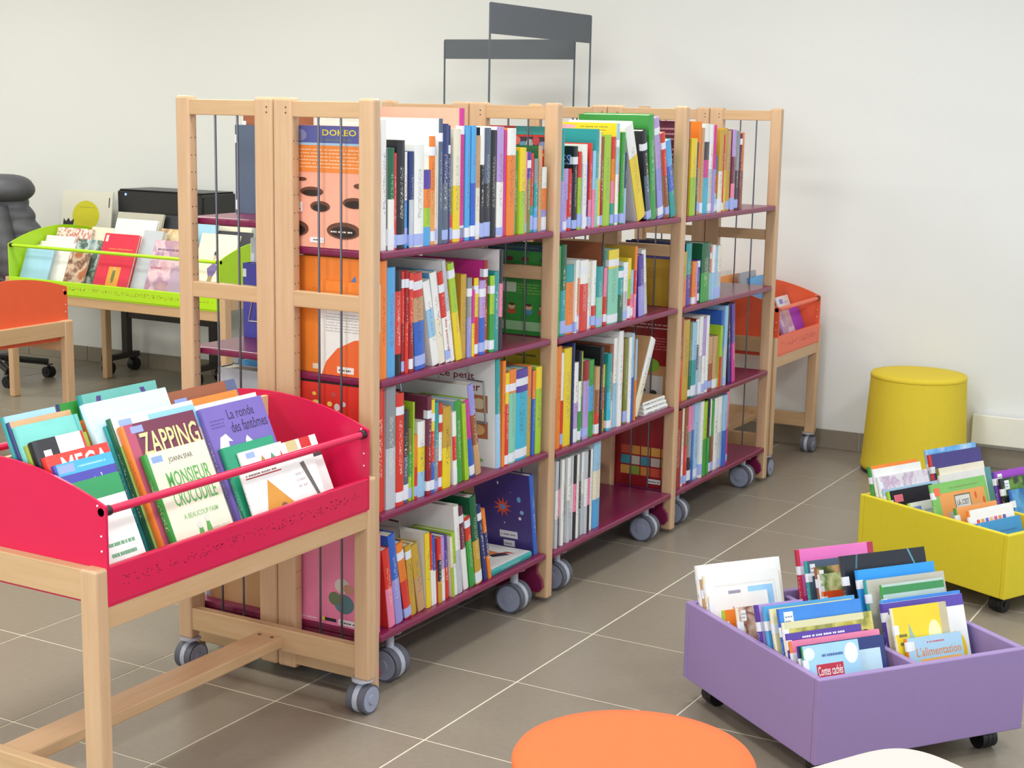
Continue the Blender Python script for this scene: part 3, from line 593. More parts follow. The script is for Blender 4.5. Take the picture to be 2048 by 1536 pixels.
  (.711, .0205, .234, .168, -12.0, 'navy', 'navy', 'w', ''), (.7332, .0159, .218, .157, -12.1, 'orange/navy/orange', 'orange', '', ''),
 ]),
}
BIN_BOOKS = {
 'red': ((-0.83, 0.196), (1.0, 0.0), (0.0, 1.0), 0.545, [
  (.251, .0285, .182, .23, .02, 24.0, 'cream', 'green', 'croc'), (.235, .051, .218, .293, .018, 24.0, 'maroon', 'orange', 'zap'), (.228, .072, .253, .31, .014, 24.0, 'white', 'dgreen', 'cloud'),
  (.227, .088, .192, .294, .01, 24.0, 'teal', 'teal', ''), (.199, .101, .244, .342, .016, 24.0, 'icy', 'icy', ''), (.21, .137, .225, .303, .01, 24.0, 'orange', 'orange', ''),
  (.478, .0555, .211, .29, .014, 24.0, 'violet', 'violet', 'ghost'), (.5, .092, .215, .291, .01, 24.0, 'white', 'white', ''), (.509, .107, .161, .303, .01, 24.0, 'orange', 'orange', ''),
  (.472, .141, .226, .318, .012, 22.0, 'brown', 'brown', 'brown'), (.489, .04, .174, .199, .013, 24.0, 'emerald', 'emerald', ''), (.525, .029, .149, .185, .008, 24.0, 'white', 'white', 'shapes'),
  (.688, .0445, .13, .175, .008, 24.0, 'white', 'red', 'flagw'), (.495, .021, .26, .142, .006, 22.0, 'white', 'white', 'pyramid'), (.044, .0365, .13, .213, .01, 24.0, 'white', 'green', 'greentop'),
  (.03, .049, .154, .251, .012, 24.0, 'indigo', 'indigo', 'vote'), (.03, .065, .165, .264, .02, 24.0, 'red', 'red', 'mega'), (.03, .088, .13, .293, .02, 24.0, 'white', 'black', 'blk'),
  (.03, .1095, .16, .285, .012, 24.0, 'olive2', 'olive2', 'olive'), (.03, .124, .165, .321, .014, 24.0, 'aqua', 'aqua', 'kiss'), (.03, .14, .165, .33, .01, 24.0, 'tan', 'navy', ''),
  (.03, .164, .137, .335, .01, 22.0, 'lblue', 'teal', ''), (.345, .321, .238, .305, .014, 15.0, 'aqua', 'teal', 'arcs'), (.3, .36, .13, .287, .01, 12.0, 'green', 'navy', ''),
 ]),
 'purple': ((0.224, -0.884), (0.804, -0.596), (0.596, 0.804), 0.075, [
  (.022, .024, .153, .236, .006, 20.0, 'sky2', 'green', 'contes'), (.022, .04, .235, .231, .008, 20.0, 'navy', 'navy', 'navyframe'), (.022, .071, .247, .232, .01, 20.0, 'pink', 'orange', ''),
  (.022, .0836, .207, .246, .006, 20.0, 'purple', 'purple', 'ptext'), (.022, .092, .247, .267, .011, 20.0, 'savanna', 'cream', 'safari'), (.022, .1057, .23, .295, .009, 20.0, 'azure', 'blue', 'labelw'),
  (.022, .137, .227, .284, .014, 20.0, 'paleyellow', 'cream', ''), (.022, .167, .255, .281, .014, 20.0, 'sky', 'sky', ''), (.022, .202, .13, .272, .02, 20.0, 'lilac', 'purple', 'tour'),
  (.022, .299, .13, .239, .012, 20.0, 'photo', 'cream', 'labelw'), (.022, .369, .13, .211, .012, 20.0, 'orange', 'lime', ''), (.022, .43, .169, .228, .01, 20.0, 'white', 'white', 'elinor'),
  (.022, .446, .218, .273, .014, 20.0, 'white', 'cream', 'framepic'), (.022, .462, .233, .261, .012, 20.0, 'cream', 'tan', ''), (.022, .486, .245, .286, .02, 18.0, 'white', 'white', 'carle'),
  (.324, .049, .161, .208, .01, 20.0, 'paleblue', 'orange', 'alim'), (.307, .066, .16, .276, .01, 20.0, 'yellow', 'cream', 'child'), (.311, .107, .238, .273, .014, 20.0, 'white', 'purple', 'spots'),
  (.328, .132, .236, .273, .01, 20.0, 'azure', 'sky', ''), (.351, .157, .187, .301, .008, 20.0, 'mintgrey', 'green', 'mintb'), (.326, .186, .238, .305, .012, 20.0, 'beige', 'teal', ''),
  (.33, .221, .234, .319, .014, 20.0, 'sky3', 'sky3', ''), (.31, .251, .254, .347, .016, 20.0, 'black', 'dark', 'space'), (.315, .373, .13, .225, .008, 18.0, 'fire', 'orange', ''),
  (.315, .3834, .13, .266, .008, 18.0, 'meadow', 'white', ''), (.315, .3938, .13, .281, .01, 18.0, 'photo2', 'brown', 'labelw'), (.315, .437, .145, .283, .014, 18.0, 'slate', 'teal', 'labelw'),
  (.315, .481, .236, .299, .02, 16.0, 'hotpink', 'crimson', 'pinkcap'),
 ]),
 'yellow': ((1.665, -0.978), (0.904, -0.426), (0.426, 0.904), 0.075, [
  (.022, .069, .208, .193, .014, 20.0, 'grey2', 'blue', 'bluetop'), (.022, .091, .21, .229, .012, 20.0, 'white', 'orange', 'letters'), (.022, .141, .196, .226, .012, 20.0, 'lorange', 'green', ''),
  (.021, .223, .261, .282, .012, 20.0, 'leaf', 'leaf', 'moi'), (.022, .333, .131, .199, .01, 20.0, 'white', 'lime', 'labelb'), (.022, .412, .211, .219, .014, 20.0, 'black', 'lime', 'labelr'),
  (.021, .43, .261, .221, .012, 20.0, 'paleblue', 'paleblue', ''), (.022, .4443, .237, .259, .014, 20.0, 'floral', 'white', ''), (.022, .4692, .228, .28, .012, 18.0, 'white', 'white', ''),
  (.022, .4933, .229, .282, .016, 16.0, 'orange', 'green', ''), (.315, .165, .179, .239, .012, 18.0, 'ocean', 'blue', ''), (.315, .197, .21, .269, .014, 18.0, 'grass', 'black', 'labelw'),
  (.315, .22, .206, .286, .014, 18.0, 'violet2', 'purple', 'labelw'), (.303, .443, .261, .23, .012, 18.0, 'white', 'cream', 'folk'), (.315, .4566, .237, .25, .012, 18.0, 'cream', 'olive', ''),
  (.303, .4707, .261, .294, .016, 18.0, 'indigo2', 'red', 'moon'), (.31, .499, .255, .304, .014, 16.0, 'skyw', 'lblue', ''),
 ]),
 'lime': ((2.45, 4.1), (0.0, -1.0), (1.0, 0.0), 0.56, [
  (.036, .034, .194, .204, .01, 22.0, 'sky2', 'lblue', ''), (.088, .047, .131, .213, .018, 22.0, 'white', 'lilac', ''), (.208, .067, .13, .208, .014, 22.0, 'white', 'lgrey', ''),
  (.324, .048, .132, .193, .012, 22.0, 'photo', 'brown', ''), (.319, .083, .164, .259, .012, 22.0, 'slatepic', 'dgreen', ''), (.525, .047, .224, .302, .016, 22.0, 'crimson2', 'crimson2', 'redorange'),
  (.739, .079, .13, .322, .03, 22.0, 'lgrey', 'white', ''), (.869, .031, .264, .291, .012, 22.0, 'pinkpic', 'lilac', 'pinkt'), (1.142, .032, .228, .341, .012, 22.0, 'cream', 'white', 'dancer'),
  (.485, .155, .273, .367, .014, 20.0, 'white', 'lblue', ''), (.036, .143, .203, .259, .01, 22.0, 'white', 'green', 'greenw'), (.036, .114, .25, .23, .01, 22.0, 'white', 'red', ''),
  (.036, .219, .247, .294, .012, 20.0, 'confetti', 'white', ''), (.256, .235, .161, .306, .012, 20.0, 'cream', 'tan', ''), (.781, .146, .236, .333, .012, 20.0, 'tanpic', 'tan', ''),
  (.391, .27, .305, .387, .012, 18.0, 'beige', 'cream', ''), (.668, .302, .13, .381, .012, 18.0, 'dark', 'dark', ''), (.941, .2455, .13, .365, .012, 18.0, 'sky2', 'lblue', ''),
  (.974, .313, .253, .346, .012, 18.0, 'cream', 'white', ''), (1.015, .259, .262, .328, .012, 18.0, 'dark', 'gold', ''),
 ]),
 'farorange': ((3.0, 0.26), (1.0, 0.0), (0.0, 1.0), 0.52, [
  (.393, .08, .137, .186, .012, 22.0, 'white', 'white', 'labelb'), (.241, .034, .13, .149, .02, 22.0, 'pinkpic', 'lilac', ''), (.4, .049, .13, .137, .02, 22.0, 'violet2', 'magenta', ''),
  (.26, .2255, .27, .182, .012, 15.0, 'white', 'lblue', ''), (.109, .261, .22, .279, .012, 8.0, 'lorange', 'orange', ''), (.209, .212, .19, .29, .012, 8.0, 'grey2', 'grey', ''),
  (.291, .199, .188, .265, .012, 8.0, 'sky', 'sky', ''), (.221, .32, .17, .287, .012, 8.0, 'white', 'cream', ''),
 ]),
}

# ================================================================ BOOKS
ORD = ['first', 'second', 'third', 'fourth', 'fifth', 'sixth', 'seventh', 'eighth', 'ninth', 'tenth']
def ordn(n): return ORD[n] if n < 10 else '%d%s' % (n+1, 'th' if 10 <= (n+1) % 100 <= 20 else {1: 'st', 2: 'nd', 3: 'rd'}.get((n+1) % 10, 'th'))
FONT_CACHE = {}
def text_polys(s):
    if s not in FONT_CACHE:
        c = bpy.data.curves.new('lettering', 'FONT'); c.body = s; c.size = 1; c.resolution_u = 2; c.offset = .012
        o = bpy.data.objects.new('lettering', c); COL.objects.link(o)
        me = bpy.data.meshes.new_from_object(o)
        vs = [(v.co.x, v.co.y) for v in me.vertices]; fs = [tuple(p.vertices) for p in me.polygons]
        bpy.data.objects.remove(o); bpy.data.curves.remove(c); bpy.data.meshes.remove(me)
        x0 = min(v[0] for v in vs); x1 = max(v[0] for v in vs); y0 = min(v[1] for v in vs); y1 = max(v[1] for v in vs)
        FONT_CACHE[s] = ([((x-x0)/(x1-x0), (y-y0)/(y1-y0)) for x, y in vs], fs)
    return FONT_CACHE[s]
def ell(cx, cy, rx, ry, n=18): return [(cx+rx*math.cos(2*math.pi*k/n), cy+ry*math.sin(2*math.pi*k/n)) for k in range(n)]
def printing(book, items, place, name=None):
    """flat printing on a book: items in 0..1 cover coordinates, place(u, v, layer) gives the point on the cover"""
    for lay, it in enumerate(items, 1):
        mb = MB(); k = it[0]; nm = {'t': 'lettering', 's': 'small_print'}.get(k, 'printed_shape'); c = it[-1]
        if k == 'r': mb.poly([place(u, v, lay) for u, v in ((it[1], it[2]), (it[3], it[2]), (it[3], it[4]), (it[1], it[4]))])
        elif k == 'e': mb.poly([place(min(max(u, 0), 1), min(max(v, 0), 1), lay) for u, v in ell(*it[1:5], n=24)])
        elif k == 'p': mb.poly([place(u, v, lay) for u, v in it[1]])
        elif k == 't':
            vs, fs = text_polys(it[5]); c = it[6]; sl = it[7] if len(it) > 7 else 0
            mb.v = [tuple(place(it[1]+(it[3]-it[1])*x, it[2]+(it[4]-it[2])*y+sl*x, lay)) for x, y in vs]; mb.f = list(fs); mb.m = [0]*len(fs)
        elif k == 's':                                   # rows of small illegible print
            u0, v0, u1, v1, c, n = it[1:7]; rr = random.Random(int(u0*1000+v0*77+n)); dv = (v1-v0)/n
            for q in range(n):
                x = u0; end = u1-(u1-u0)*.2*rr.random()
                while x < end:
                    w = .012+.02*rr.random()
                    mb.poly([place(a, b, lay) for a, b in ((x, v0+dv*(q+.25)), (min(x+w, u1), v0+dv*(q+.25)), (min(x+w, u1), v0+dv*(q+.6)), (x, v0+dv*(q+.6)))]); x += w+(.006 if rr.random() < .8 else .02)
        me = mb.mesh(nm, inkm(c)); o = bpy.data.objects.new(nm, me); COL.objects.link(o); o.parent = book
        if k == 's': o['kind'] = 'stuff'
S = lambda *a: ('s',)+a
T = lambda *a: ('t',)+a
RC = lambda *a: ('r',)+a
E_ = lambda *a: ('e',)+a
PL = lambda *a: ('p',)+a
BAR = lambda u, v: [RC(u, v, u+.16, v+.05, 'white'), S(u+.02, v+.008, u+.15, v+.045, 'black', 1)]
ART = {
 'holes': [RC(0, .86, 1, 1, '5a5ea0'), T(.40, .92, .80, .97, 'DOKEO', 'f0dc30'), S(.40, .875, .82, .9, '6a8a3c', 1), E_(.12, .92, .09, .05, '8a8ab0'), RC(0, .835, 1, .86, 'a8c8e0'), RC(0, .62, 1, .84, 'ee8a3c'), S(.12, .65, .95, .82, 'f8c8a0', 6)]
   + [E_(x, y, rx, ry, c) for x, y, rx, ry in ((.15, .56, .06, .016), (.27, .46, .14, .04), (.37, .34, .12, .045), (.78, .38, .14, .045), (.84, .52, .07, .022), (.65, .15, .2, .07), (.06, .15, .17, .07), (.9, .24, .04, .03)) for c in ('6a4030',)]
   + [E_(x, y, rx, ry, '2c1c18') for x, y, rx, ry in ((.27, .45, .11, .025), (.37, .33, .09, .03), (.78, .37, .11, .03), (.65, .14, .15, .045), (.06, .14, .13, .045))]
   + [S(.5, .125, .82, .16, 'e8d8d0', 1), RC(0, .29, .16, .37, 'f0e4e0'), S(.02, .3, .14, .36, 'c85060', 2), RC(.25, .04, .42, .085, 'e8e8e8'), S(.29, .05, .4, .08, '505050', 1)],
 'bird': [PL([(.47, .8), (.6, .74), (.72, .86), (.74, .77), (.86, .8), (.92, .7), (.7, .69), (.6, .72)], '4a78b8'), RC(.2, .03, .34, .075, 'e8dcc0'), S(.2, .72, .42, .74, 'd06a20', 1)],
 'notes': [RC(0, 0, 1, .84, 'efece4'), PL([(.02, 0), (.1, .14), (.3, .29), (.6, .39), (1, .44), (1, 0)], 'ee6a30'), T(.08, .7, .36, .74, 'NOTES', 'd02c28'), S(.1, .46, .95, .67, 'b8b0b0', 7), RC(.3, .03, .6, .1, 'f0e8e0'), S(.33, .04, .58, .09, '404040', 1)],
 'dots': [E_(.3, .83, .05, .03, 'e8dc60'), E_(.28, .91, .025, .015, 'e8c850'), E_(.47, .84, .03, .02, 'f0d060'), E_(.56, .82, .035, .03, 'e0d0d0'), E_(.52, .92, .03, .02, 'c05050'), E_(.32, .74, .025, .02, 'f0d080'), E_(.5, .74, .025, .02, '701818'), E_(.64, .85, .03, .02, 'd8c0d0')],
 'toy': [E_(.62, .24, .13, .1, '5a8088'), E_(.5, .28, .08, .07, '6a7a58'), E_(.6, .42, .1, .075, 'd8d0c0'), E_(.68, .4, .07, .05, 'c8947c'), S(.04, .02, .3, .06, 'f0d8e0', 1), RC(.34, .035, .52, .07, '302830'), RC(.34, .035, .37, .07, 'e8d830'), RC(.55, .02, .78, .08, 'f0ecf0'), S(.57, .03, .76, .07, '504850', 1)],
 'kids': [RC(0, .93, 1, 1, '2c4a6a'), S(.1, .955, .9, .98, '5aa040', 1), RC(.25, .47, .48, .58, 'c8dcc0'), S(.5, .45, .85, .58, '8ac050', 4), RC(.12, .05, .92, .15, 'a8d8a0'), RC(0, .06, .1, .19, 'd8d8e8')]
   + [q for x, c in ((.2, 'd8b870'), (.42, 'c85a40'), (.66, '50a0b8'), (.86, 'd05a50')) for q in (E_(x, .26, .06, .035, c), E_(x, .31, .05, .03, 'e8c098'), E_(x, .335, .045, .015, '5a3a28'))] + [E_(x, .84, .05, .028, c) for x, c in ((.12, '303838'), (.38, '702828'), (.6, '8a3a30'), (.86, '3a4a80'))],
 'beads': [RC(0, .78, 1, .9, '3a3440')] + [E_(.05+i*.085, .84+(i % 3-1)*.022, .05, .04, c) for i, c in enumerate('d85040 e0c040 6878a0 40404c 9aa0b0 d87060 5a9ab0 b8b8c0 c04848 8090b8 e8a050 606878'.split())] + [S(.06, .7, .95, .77, 'e8b040', 1), RC(.45, .92, .9, 1, '3aa0a0')],
 'sci': [RC(0, 0, 1, .68, '9a96d6'), T(.14, .78, .98, .9, 'SCIENCES', '7aa0e0'), S(.14, .94, .5, .97, 'e0d040', 1), S(.1, .3, .8, .64, '7a76b8', 9), RC(0, 0, .25, .12, 'e0d0d0')],
 'redtext': [S(.1, .2, .95, .95, 'e0a0a8', 14)], 'redtext2': [S(.15, .84, .95, .92, 'f0d8d8', 2), S(.1, .6, .95, .76, 'd8808c', 5), RC(.1, .02, .95, .42, 'c8986c'), RC(.3, .05, .8, .3, 'd8d8d0'), E_(.45, .12, .08, .03, '3a3a3a'), E_(.65, .1, .06, .03, '3a3a3a'), E_(.62, .42, .12, .08, '88b838')],
 'limetop': [S(.5, .95, .88, .975, '6a7a30', 1), S(.55, .92, .85, .94, '6a7a30', 1), S(.62, .89, .82, .91, '6a7a30', 1), E_(.3, .96, .14, .02, 'e0a8b8')],
 'petit': [T(.25, .78, .72, .86, 'Le petit', '8a2438'), T(.27, .67, .8, .765, 'pâtissier', '8a2438'), S(.12, .48, .6, .64, 'a0a0b0', 9), S(.2, .3, .6, .46, 'a0a0b0', 7), RC(.66, .5, .9, .66, 'b8784c'), E_(.78, .58, .09, .05, 'e8d0a8'), RC(.66, .26, .9, .42, 'b06840'), E_(.77, .34, .09, .05, 'e0b070'), PL([(.5, .12), (.55, .2), (.62, .16), (.7, .21), (.78, .16), (.76, .1), (.6, .07)], '9a6048'), E_(.68, .06, .16, .025, '98c878')],
 'ent': [RC(0, .74, 1, 1, 'd8c030'), S(.1, .88, .9, .94, '6a6030', 1), RC(0, .45, 1, .74, 'b83430'), T(.08, .5, .98, .7, 'ENT', 'eee6e0'), RC(0, 0, 1, .45, 'd86a30')],
 'feather': [RC(0, .93, 1, 1, '1f7a60'), RC(0, .86, 1, .93, '5a58a8'), PL([(.22, .45), (.14, .66), (.22, .82), (.36, .7), (.42, .56), (.3, .52)], '6a80b4'), PL([(.05, .18), (.2, .3), (.5, .34), (.4, .2), (.2, .16)], '4a9a3c'), S(.5, .5, .95, .7, 'b88420', 6)],
 'game': [RC(.12+.17*i, .14+.13*j, .27+.17*i, .25+.13*j, c) for i in range(5) for j, c in zip(range(3), random.Random(i).sample('d89040 5a78c8 88a040 d85a40 c8c0b0 6a58a0 e0a850 40a0b0'.split(), 3))] + [RC(.58, .05, .8, .11, 'f0ecec'), S(.6, .06, .78, .1, '404040', 1)],
 'boy': [E_(.55, .78, .1, .05, '2c2824'), E_(.52, .73, .09, .045, 'c8a060'), S(.2, .6, .55, .62, 'b04048', 1)],
 # ------- front covers in the bins
 'croc': [RC(.04, .9, .22, .96, '8aa8ee'), T(.3, .86, .72, .92, 'JOANN SFAR', '5a5a4c'), T(.18, .64, .92, .79, 'MONSIEUR', '5cae58'), T(.18, .46, .92, .61, 'CROCODILE', '5cae58'), T(.24, .33, .84, .38, 'A BEAUCOUP FAIM', '8ac080'), PL([(.38, .1), (.5, .1), (.48, .22), (.42, .22)], '5aa850'), PL([(.54, .17), (.64, .16), (.62, .26), (.57, .26)], '5aa850'), E_(.45, .25, .04, .035, 'd8dcd0'), E_(.6, .29, .04, .035, 'd8dcd0'), S(.2, .05, .8, .09, 'c8c8bc', 1), S(.62, .17, .94, .2, 'c8c8bc', 1)],
 'zap': [RC(0, 0, 1, .64, 'e08468'), RC(0, 0, .12, 1, 'b8506c'), T(.165, .735, .985, .905, 'ZAPPING', '5a2040'), T(.15, .75, .97, .92, 'ZAPPING', 'f2ea98'), S(.3, .68, .85, .71, '6a3048', 1), RC(.07, .93, .24, .98, '9aa8ec'), RC(.12, .66, .34, .71, 'a07078'), RC(.42, .55, .6, .57, '604038'), RC(.49, .47, .53, .55, '604038')],
 'cloud': [RC(.42, .8, 1, .97, '92ccf0'), E_(.62, .8, .16, .04, 'f0f4f6'), RC(.07, .93, .22, .975, '96aef0'), RC(0, 0, .06, .8, 'b8d86c')],
 'ghost': [T(.36, .87, .8, .95, 'La ronde', '3c2c5c'), T(.36, .76, .96, .85, 'des fantômes', '3c2c5c'), S(.06, .82, .3, .9, '5a4a90', 3)]
   + [PL([(.02, 0), (.06, .4), (.08, .66), (.14, .75), (.24, .77), (.32, .7), (.25, .71), (.23, .62), (.28, .45), (.32, .2), (.3, 0)], 'eeeee6'), PL([(.42, .25), (.46, .52), (.52, .69), (.56, .72), (.62, .67), (.68, .52), (.74, .25)], 'eeeee6'), PL([(.78, .25), (.8, .56), (.86, .64), (.93, .6), (.97, .46), (.98, .25)], 'eeeee6'), E_(.14, .64, .02, .015, '404040'), E_(.19, .65, .02, .015, '404040'), E_(.54, .62, .018, .014, '404040'), E_(.6, .62, .018, .014, '404040')],
 'shapes': [RC(.12, .9, .32, .97, '9ab4f0'), PL([(.4, .8), (.47, .9), (.55, .8), (.47, .7)], 'b88a3c'), PL([(.6, .76), (.7, .9), (.84, .76), (.7, .8)], '5a9a70'), PL([(.86, .7), (.92, .9), (.99, .7)], 'c0503c'), S(.15, .6, .9, .68, 'b0a898', 1), S(.2, .74, .34, .84, '8a8078', 2)],
 'flagw': [RC(.5, .86, .8, 1, 'd83838'), RC(.3, .7, 1, .84, '4a4448'), RC(.1, .86, .4, 1, 'd8c890')],
 'pyramid': [RC(.04, .88, .52, .9, 'b03038'), S(.05, .9, .5, .98, '8a7068', 1), PL([(.12, 0), (.3, .8), (.64, .18), (.7, 0)], 'd89838'), PL([(.1, 0), (.12, .12), (.25, .18), (.4, .14), (.6, .22), (.68, .14), (.66, 0)], 'caa028'), E_(.42, .28, .05, .1, '8a6040'), PL([(.78, .9), (.84, .92), (.94, .3), (.9, .3)], '68605c'), S(.68, .5, .8, .8, 'd0c4c8', 3), RC(.72, .1, .88, .2, 'd8ccd0')],
 'greentop': [RC(0, .8, 1, 1, '2f9a5c'), E_(.6, .66, .06, .03, '404040'), S(.3, .2, .9, .4, '5aa070', 2), RC(0, 0, 1, .1, '2f8a4c')],
 'vote': [RC(0, .9, 1, 1, '4ab0ee'), RC(.02, .92, .3, .985, '98a8f0'), S(.35, .93, .9, .97, 'a8e0f8', 1), T(.3, .77, .72, .86, 'on vote ?', 'c8d4f4'), RC(0, .46, 1, .5, 'a83090'), RC(0, 0, 1, .46, 'dce4dc'), RC(0, .3, 1, .46, '48a870')],
 'mega': [T(.18, .8, .96, .97, 'MEGA', 'f4eee4')],
 'blk': [RC(.42, 0, 1, .96, 'ecebe6'), RC(0, 0, .42, 1, '26262c'), RC(.1, .72, .26, .92, 'e0e0da'), RC(.6, .76, .84, .84, 'c03038'), RC(.95, 0, 1, 1, 'c83c30')],
 'olive': [S(.35, .66, .8, .74, 'c8d08a', 1)], 'kiss': [T(.2, .72, .58, .83, 'KISS & LIFE', 'c85a70', .05), T(.19, .73, .57, .84, 'KISS & LIFE', 'eee2de', .05), RC(.92, 0, .95, 1, '58b0a8')],
 'brown': [RC(.04, .84, .22, .94, '92a8ee'), PL([(.3, .6), (.5, .9), (.6, .7), (.7, .9), (.62, .55)], 'b87850'), RC(.84, .4, 1, 1, '5a6488')],
 'arcs': [PL([(.12, .55), (.14, .8), (.18, .97), (.24, .97), (.2, .8), (.18, .55)], '5a4a90'), PL([(.76, .97), (.82, .97), (.9, .8), (.92, .55), (.86, .55), (.84, .8)], '5a4a90')],
 'contes': [E_(.85, .88, .12, .1, 'eef4f6'), E_(.15, .3, .18, .14, 'd8ecf4'), E_(.1, .92, .1, .06, 'e4f0f4'), S(.32, .86, .74, .93, '4a6aa0', 1), RC(.2, .68, .68, .81, 'c42c40'), T(.22, .70, .66, .79, 'Contes cachés', 'f6eeea'), RC(.48, .57, .88, .67, 'c42c40'), S(.5, .59, .86, .65, 'f0d0d0', 1)],
 'navyframe': [RC(.5, 0, .94, .88, 'c4e0ec')], 'ptext': [S(.2, .93, .9, .98, 'e8e4f4', 1)],
 'safari': [PL([(.6, .85), (.8, .9), (.76, .7), (.62, .72)], '6a684c'), E_(.3, .75, .22, .08, 'a8b048'), E_(.9, .8, .06, .05, '3a3c20'), RC(0, .94, .9, 1, 'd8d4a8')],
 'labelw': [RC(.05, .86, .16, .97, 'eceef0'), S(.06, .88, .15, .95, '8890a0', 2)], 'labelb': [RC(.08, .82, .4, .93, '8098e4'), S(.5, .8, .9, .9, 'b8c8e0', 1)], 'labelr': [RC(.08, .82, .28, .93, 'e87080'), S(.3, .5, .9, .8, '48484c', 2)],
 'tour': [], 'elinor': [T(.25, .68, .78, .86, 'elinor', 'd88a84')], 'framepic': [RC(.1, .1, .94, .9, 'e4e2dc'), RC(.12, .12, .92, .88, 'f0efe8'), RC(.55, .2, .9, .86, '9acaee'), RC(.28, .56, .45, .84, '9a90a0'), PL([(.45, .8), (.6, .7), (.75, .6), (.5, .56)], 'e0a878'), E_(.18, .7, .03, .06, '909098')],
 'carle': [T(.68, .74, .92, .8, 'Eric Carle', 'b8b4b4')],
 'alim': [T(.14, .78, .96, .88, "L'alimentation", 'd88a4c'), RC(.2, .68, .95, .75, 'eab058'), S(.35, .91, .72, .96, 'd0606c', 1), RC(.03, .86, .12, .96, 'e8e4d8')],
 'child': [RC(.86, 0, 1, 1, 'c4b694'), E_(.36, .42, .19, .22, 'ecb484'), PL([(.22, .62), (.26, .86), (.38, .66)], '98b8a8'), E_(.42, .3, .05, .05, 'd84838'), E_(.72, .74, .12, .12, 'eeecb0'), RC(.56, .36, .66, .56, '4a5a98'), PL([(.8, .4), (.83, .56), (.86, .4)], 'a85a30'), S(.06, .66, .2, .8, '6a6a40', 2)],
 'spots': [RC(0, .9, 1, 1, '5a48a8'), E_(.84, .52, .12, .16, 'ecca28'), E_(.1, .3, .05, .08, '28282c'), S(.8, .3, .98, .4, '30303a', 2)],
 'mintb': [RC(0, .92, 1, .98, '3c8a4c'), S(.15, .6, .7, .72, '6a94c8', 1), E_(.62, .7, .12, .06, 'eceeec'), E_(.58, .84, .02, .03, '202020'), E_(.66, .85, .02, .03, '202020')],
 'space': [PL([(.78, 1), (.8, 1), (.92, .78), (.97, .6), (.95, .6), (.9, .78)], '5a98a0'), PL([(.13, .9), (.16, 1), (.18, 1), (.15, .9)], '4a7078')],
 'pinkcap': [RC(0, 0, 1, .6, 'd84a9c'), S(.4, .84, .56, .9, '4a2838', 2), RC(.92, .8, 1, 1, 'b83050')],
 'bluetop': [RC(0, .72, 1, 1, '3f94cc'), RC(.04, .6, .3, .74, 'd8e4f0'), S(.35, .78, .9, .84, '3a68b0', 1)],
 'letters': [RC(0, 0, .9, .95, 'f0ece6')]+[RC(.12+.1*i, .7, .19+.1*i, .86, c) for i, c in enumerate('e05a50 e8a050 6a70c8 e8b888 d85a90 e89060 5a58a8'.split())],
 'moi': [RC(.1, 0, .94, .88, 'e8a054'), RC(.36, .55, .66, .84, '6a6458'), RC(.375, .565, .645, .825, 'd6d8d0'), T(.4, .71, .62, .79, "LÀ, C'EST", '33343a'), T(.43, .6, .57, .68, 'MOI.', '33343a'), RC(.2, .45, .36, .66, 'b0b0a8'), RC(.66, .5, .84, .7, 'b0b0a8'), RC(.02, .86, .12, .95, 'f07048'), E_(.76, .8, .02, .04, 'd8603c'), E_(.9, .72, .02, .05, 'd8603c'), S(.3, .91, .85, .95, '8aa858', 1)],
 'folk': [E_(.28, .6, .05, .14, 'd88878'), E_(.36, .62, .05, .12, '5a8ab8'), E_(.18, .6, .05, .14, '3c3c40'), E_(.42, .5, .04, .1, 'd8c840'), E_(.6, .7, .03, .12, 'c06a58'), E_(.74, .72, .05, .14, '58a088'), RC(.88, 0, 1, 1, '5a9aa0')],
 'moon': [E_(.7, .74, .035, .035, 'dce4ec'), S(.4, .5, .68, .58, 'b8b8d8', 1)],
 'redorange': [RC(.35, 0, .7, .45, 'e8a038'), S(.2, .66, .9, .78, 'e88a3c', 2), E_(.52, .3, .05, .12, '6a7a40'), E_(.52, .42, .03, .03, 'd8b090'), RC(.04, .86, .12, .97, 'e8d0d0')],
 'pinkt': [S(.1, .8, .8, .9, '6a4a70', 1), S(.05, .5, .3, .56, 'c04060', 1), E_(.7, .3, .16, .3, 'b8a0b8')],
 'dancer': [E_(.48, .72, .04, .035, '30302c'), E_(.48, .66, .035, .04, 'd8b498'), PL([(.34, .5), (.5, .6), (.62, .52), (.54, .4), (.42, .38)], '7a68a0'), PL([(.42, .4), (.54, .4), (.5, .2), (.36, 0), (.28, 0), (.4, .22)], 'a08858'), S(.25, .84, .6, .87, 'd8d8c0', 1)],
 'greenw': [S(.4, .6, .65, .75, '8ab880', 1), E_(.85, .66, .08, .06, 'ecc850')],
}
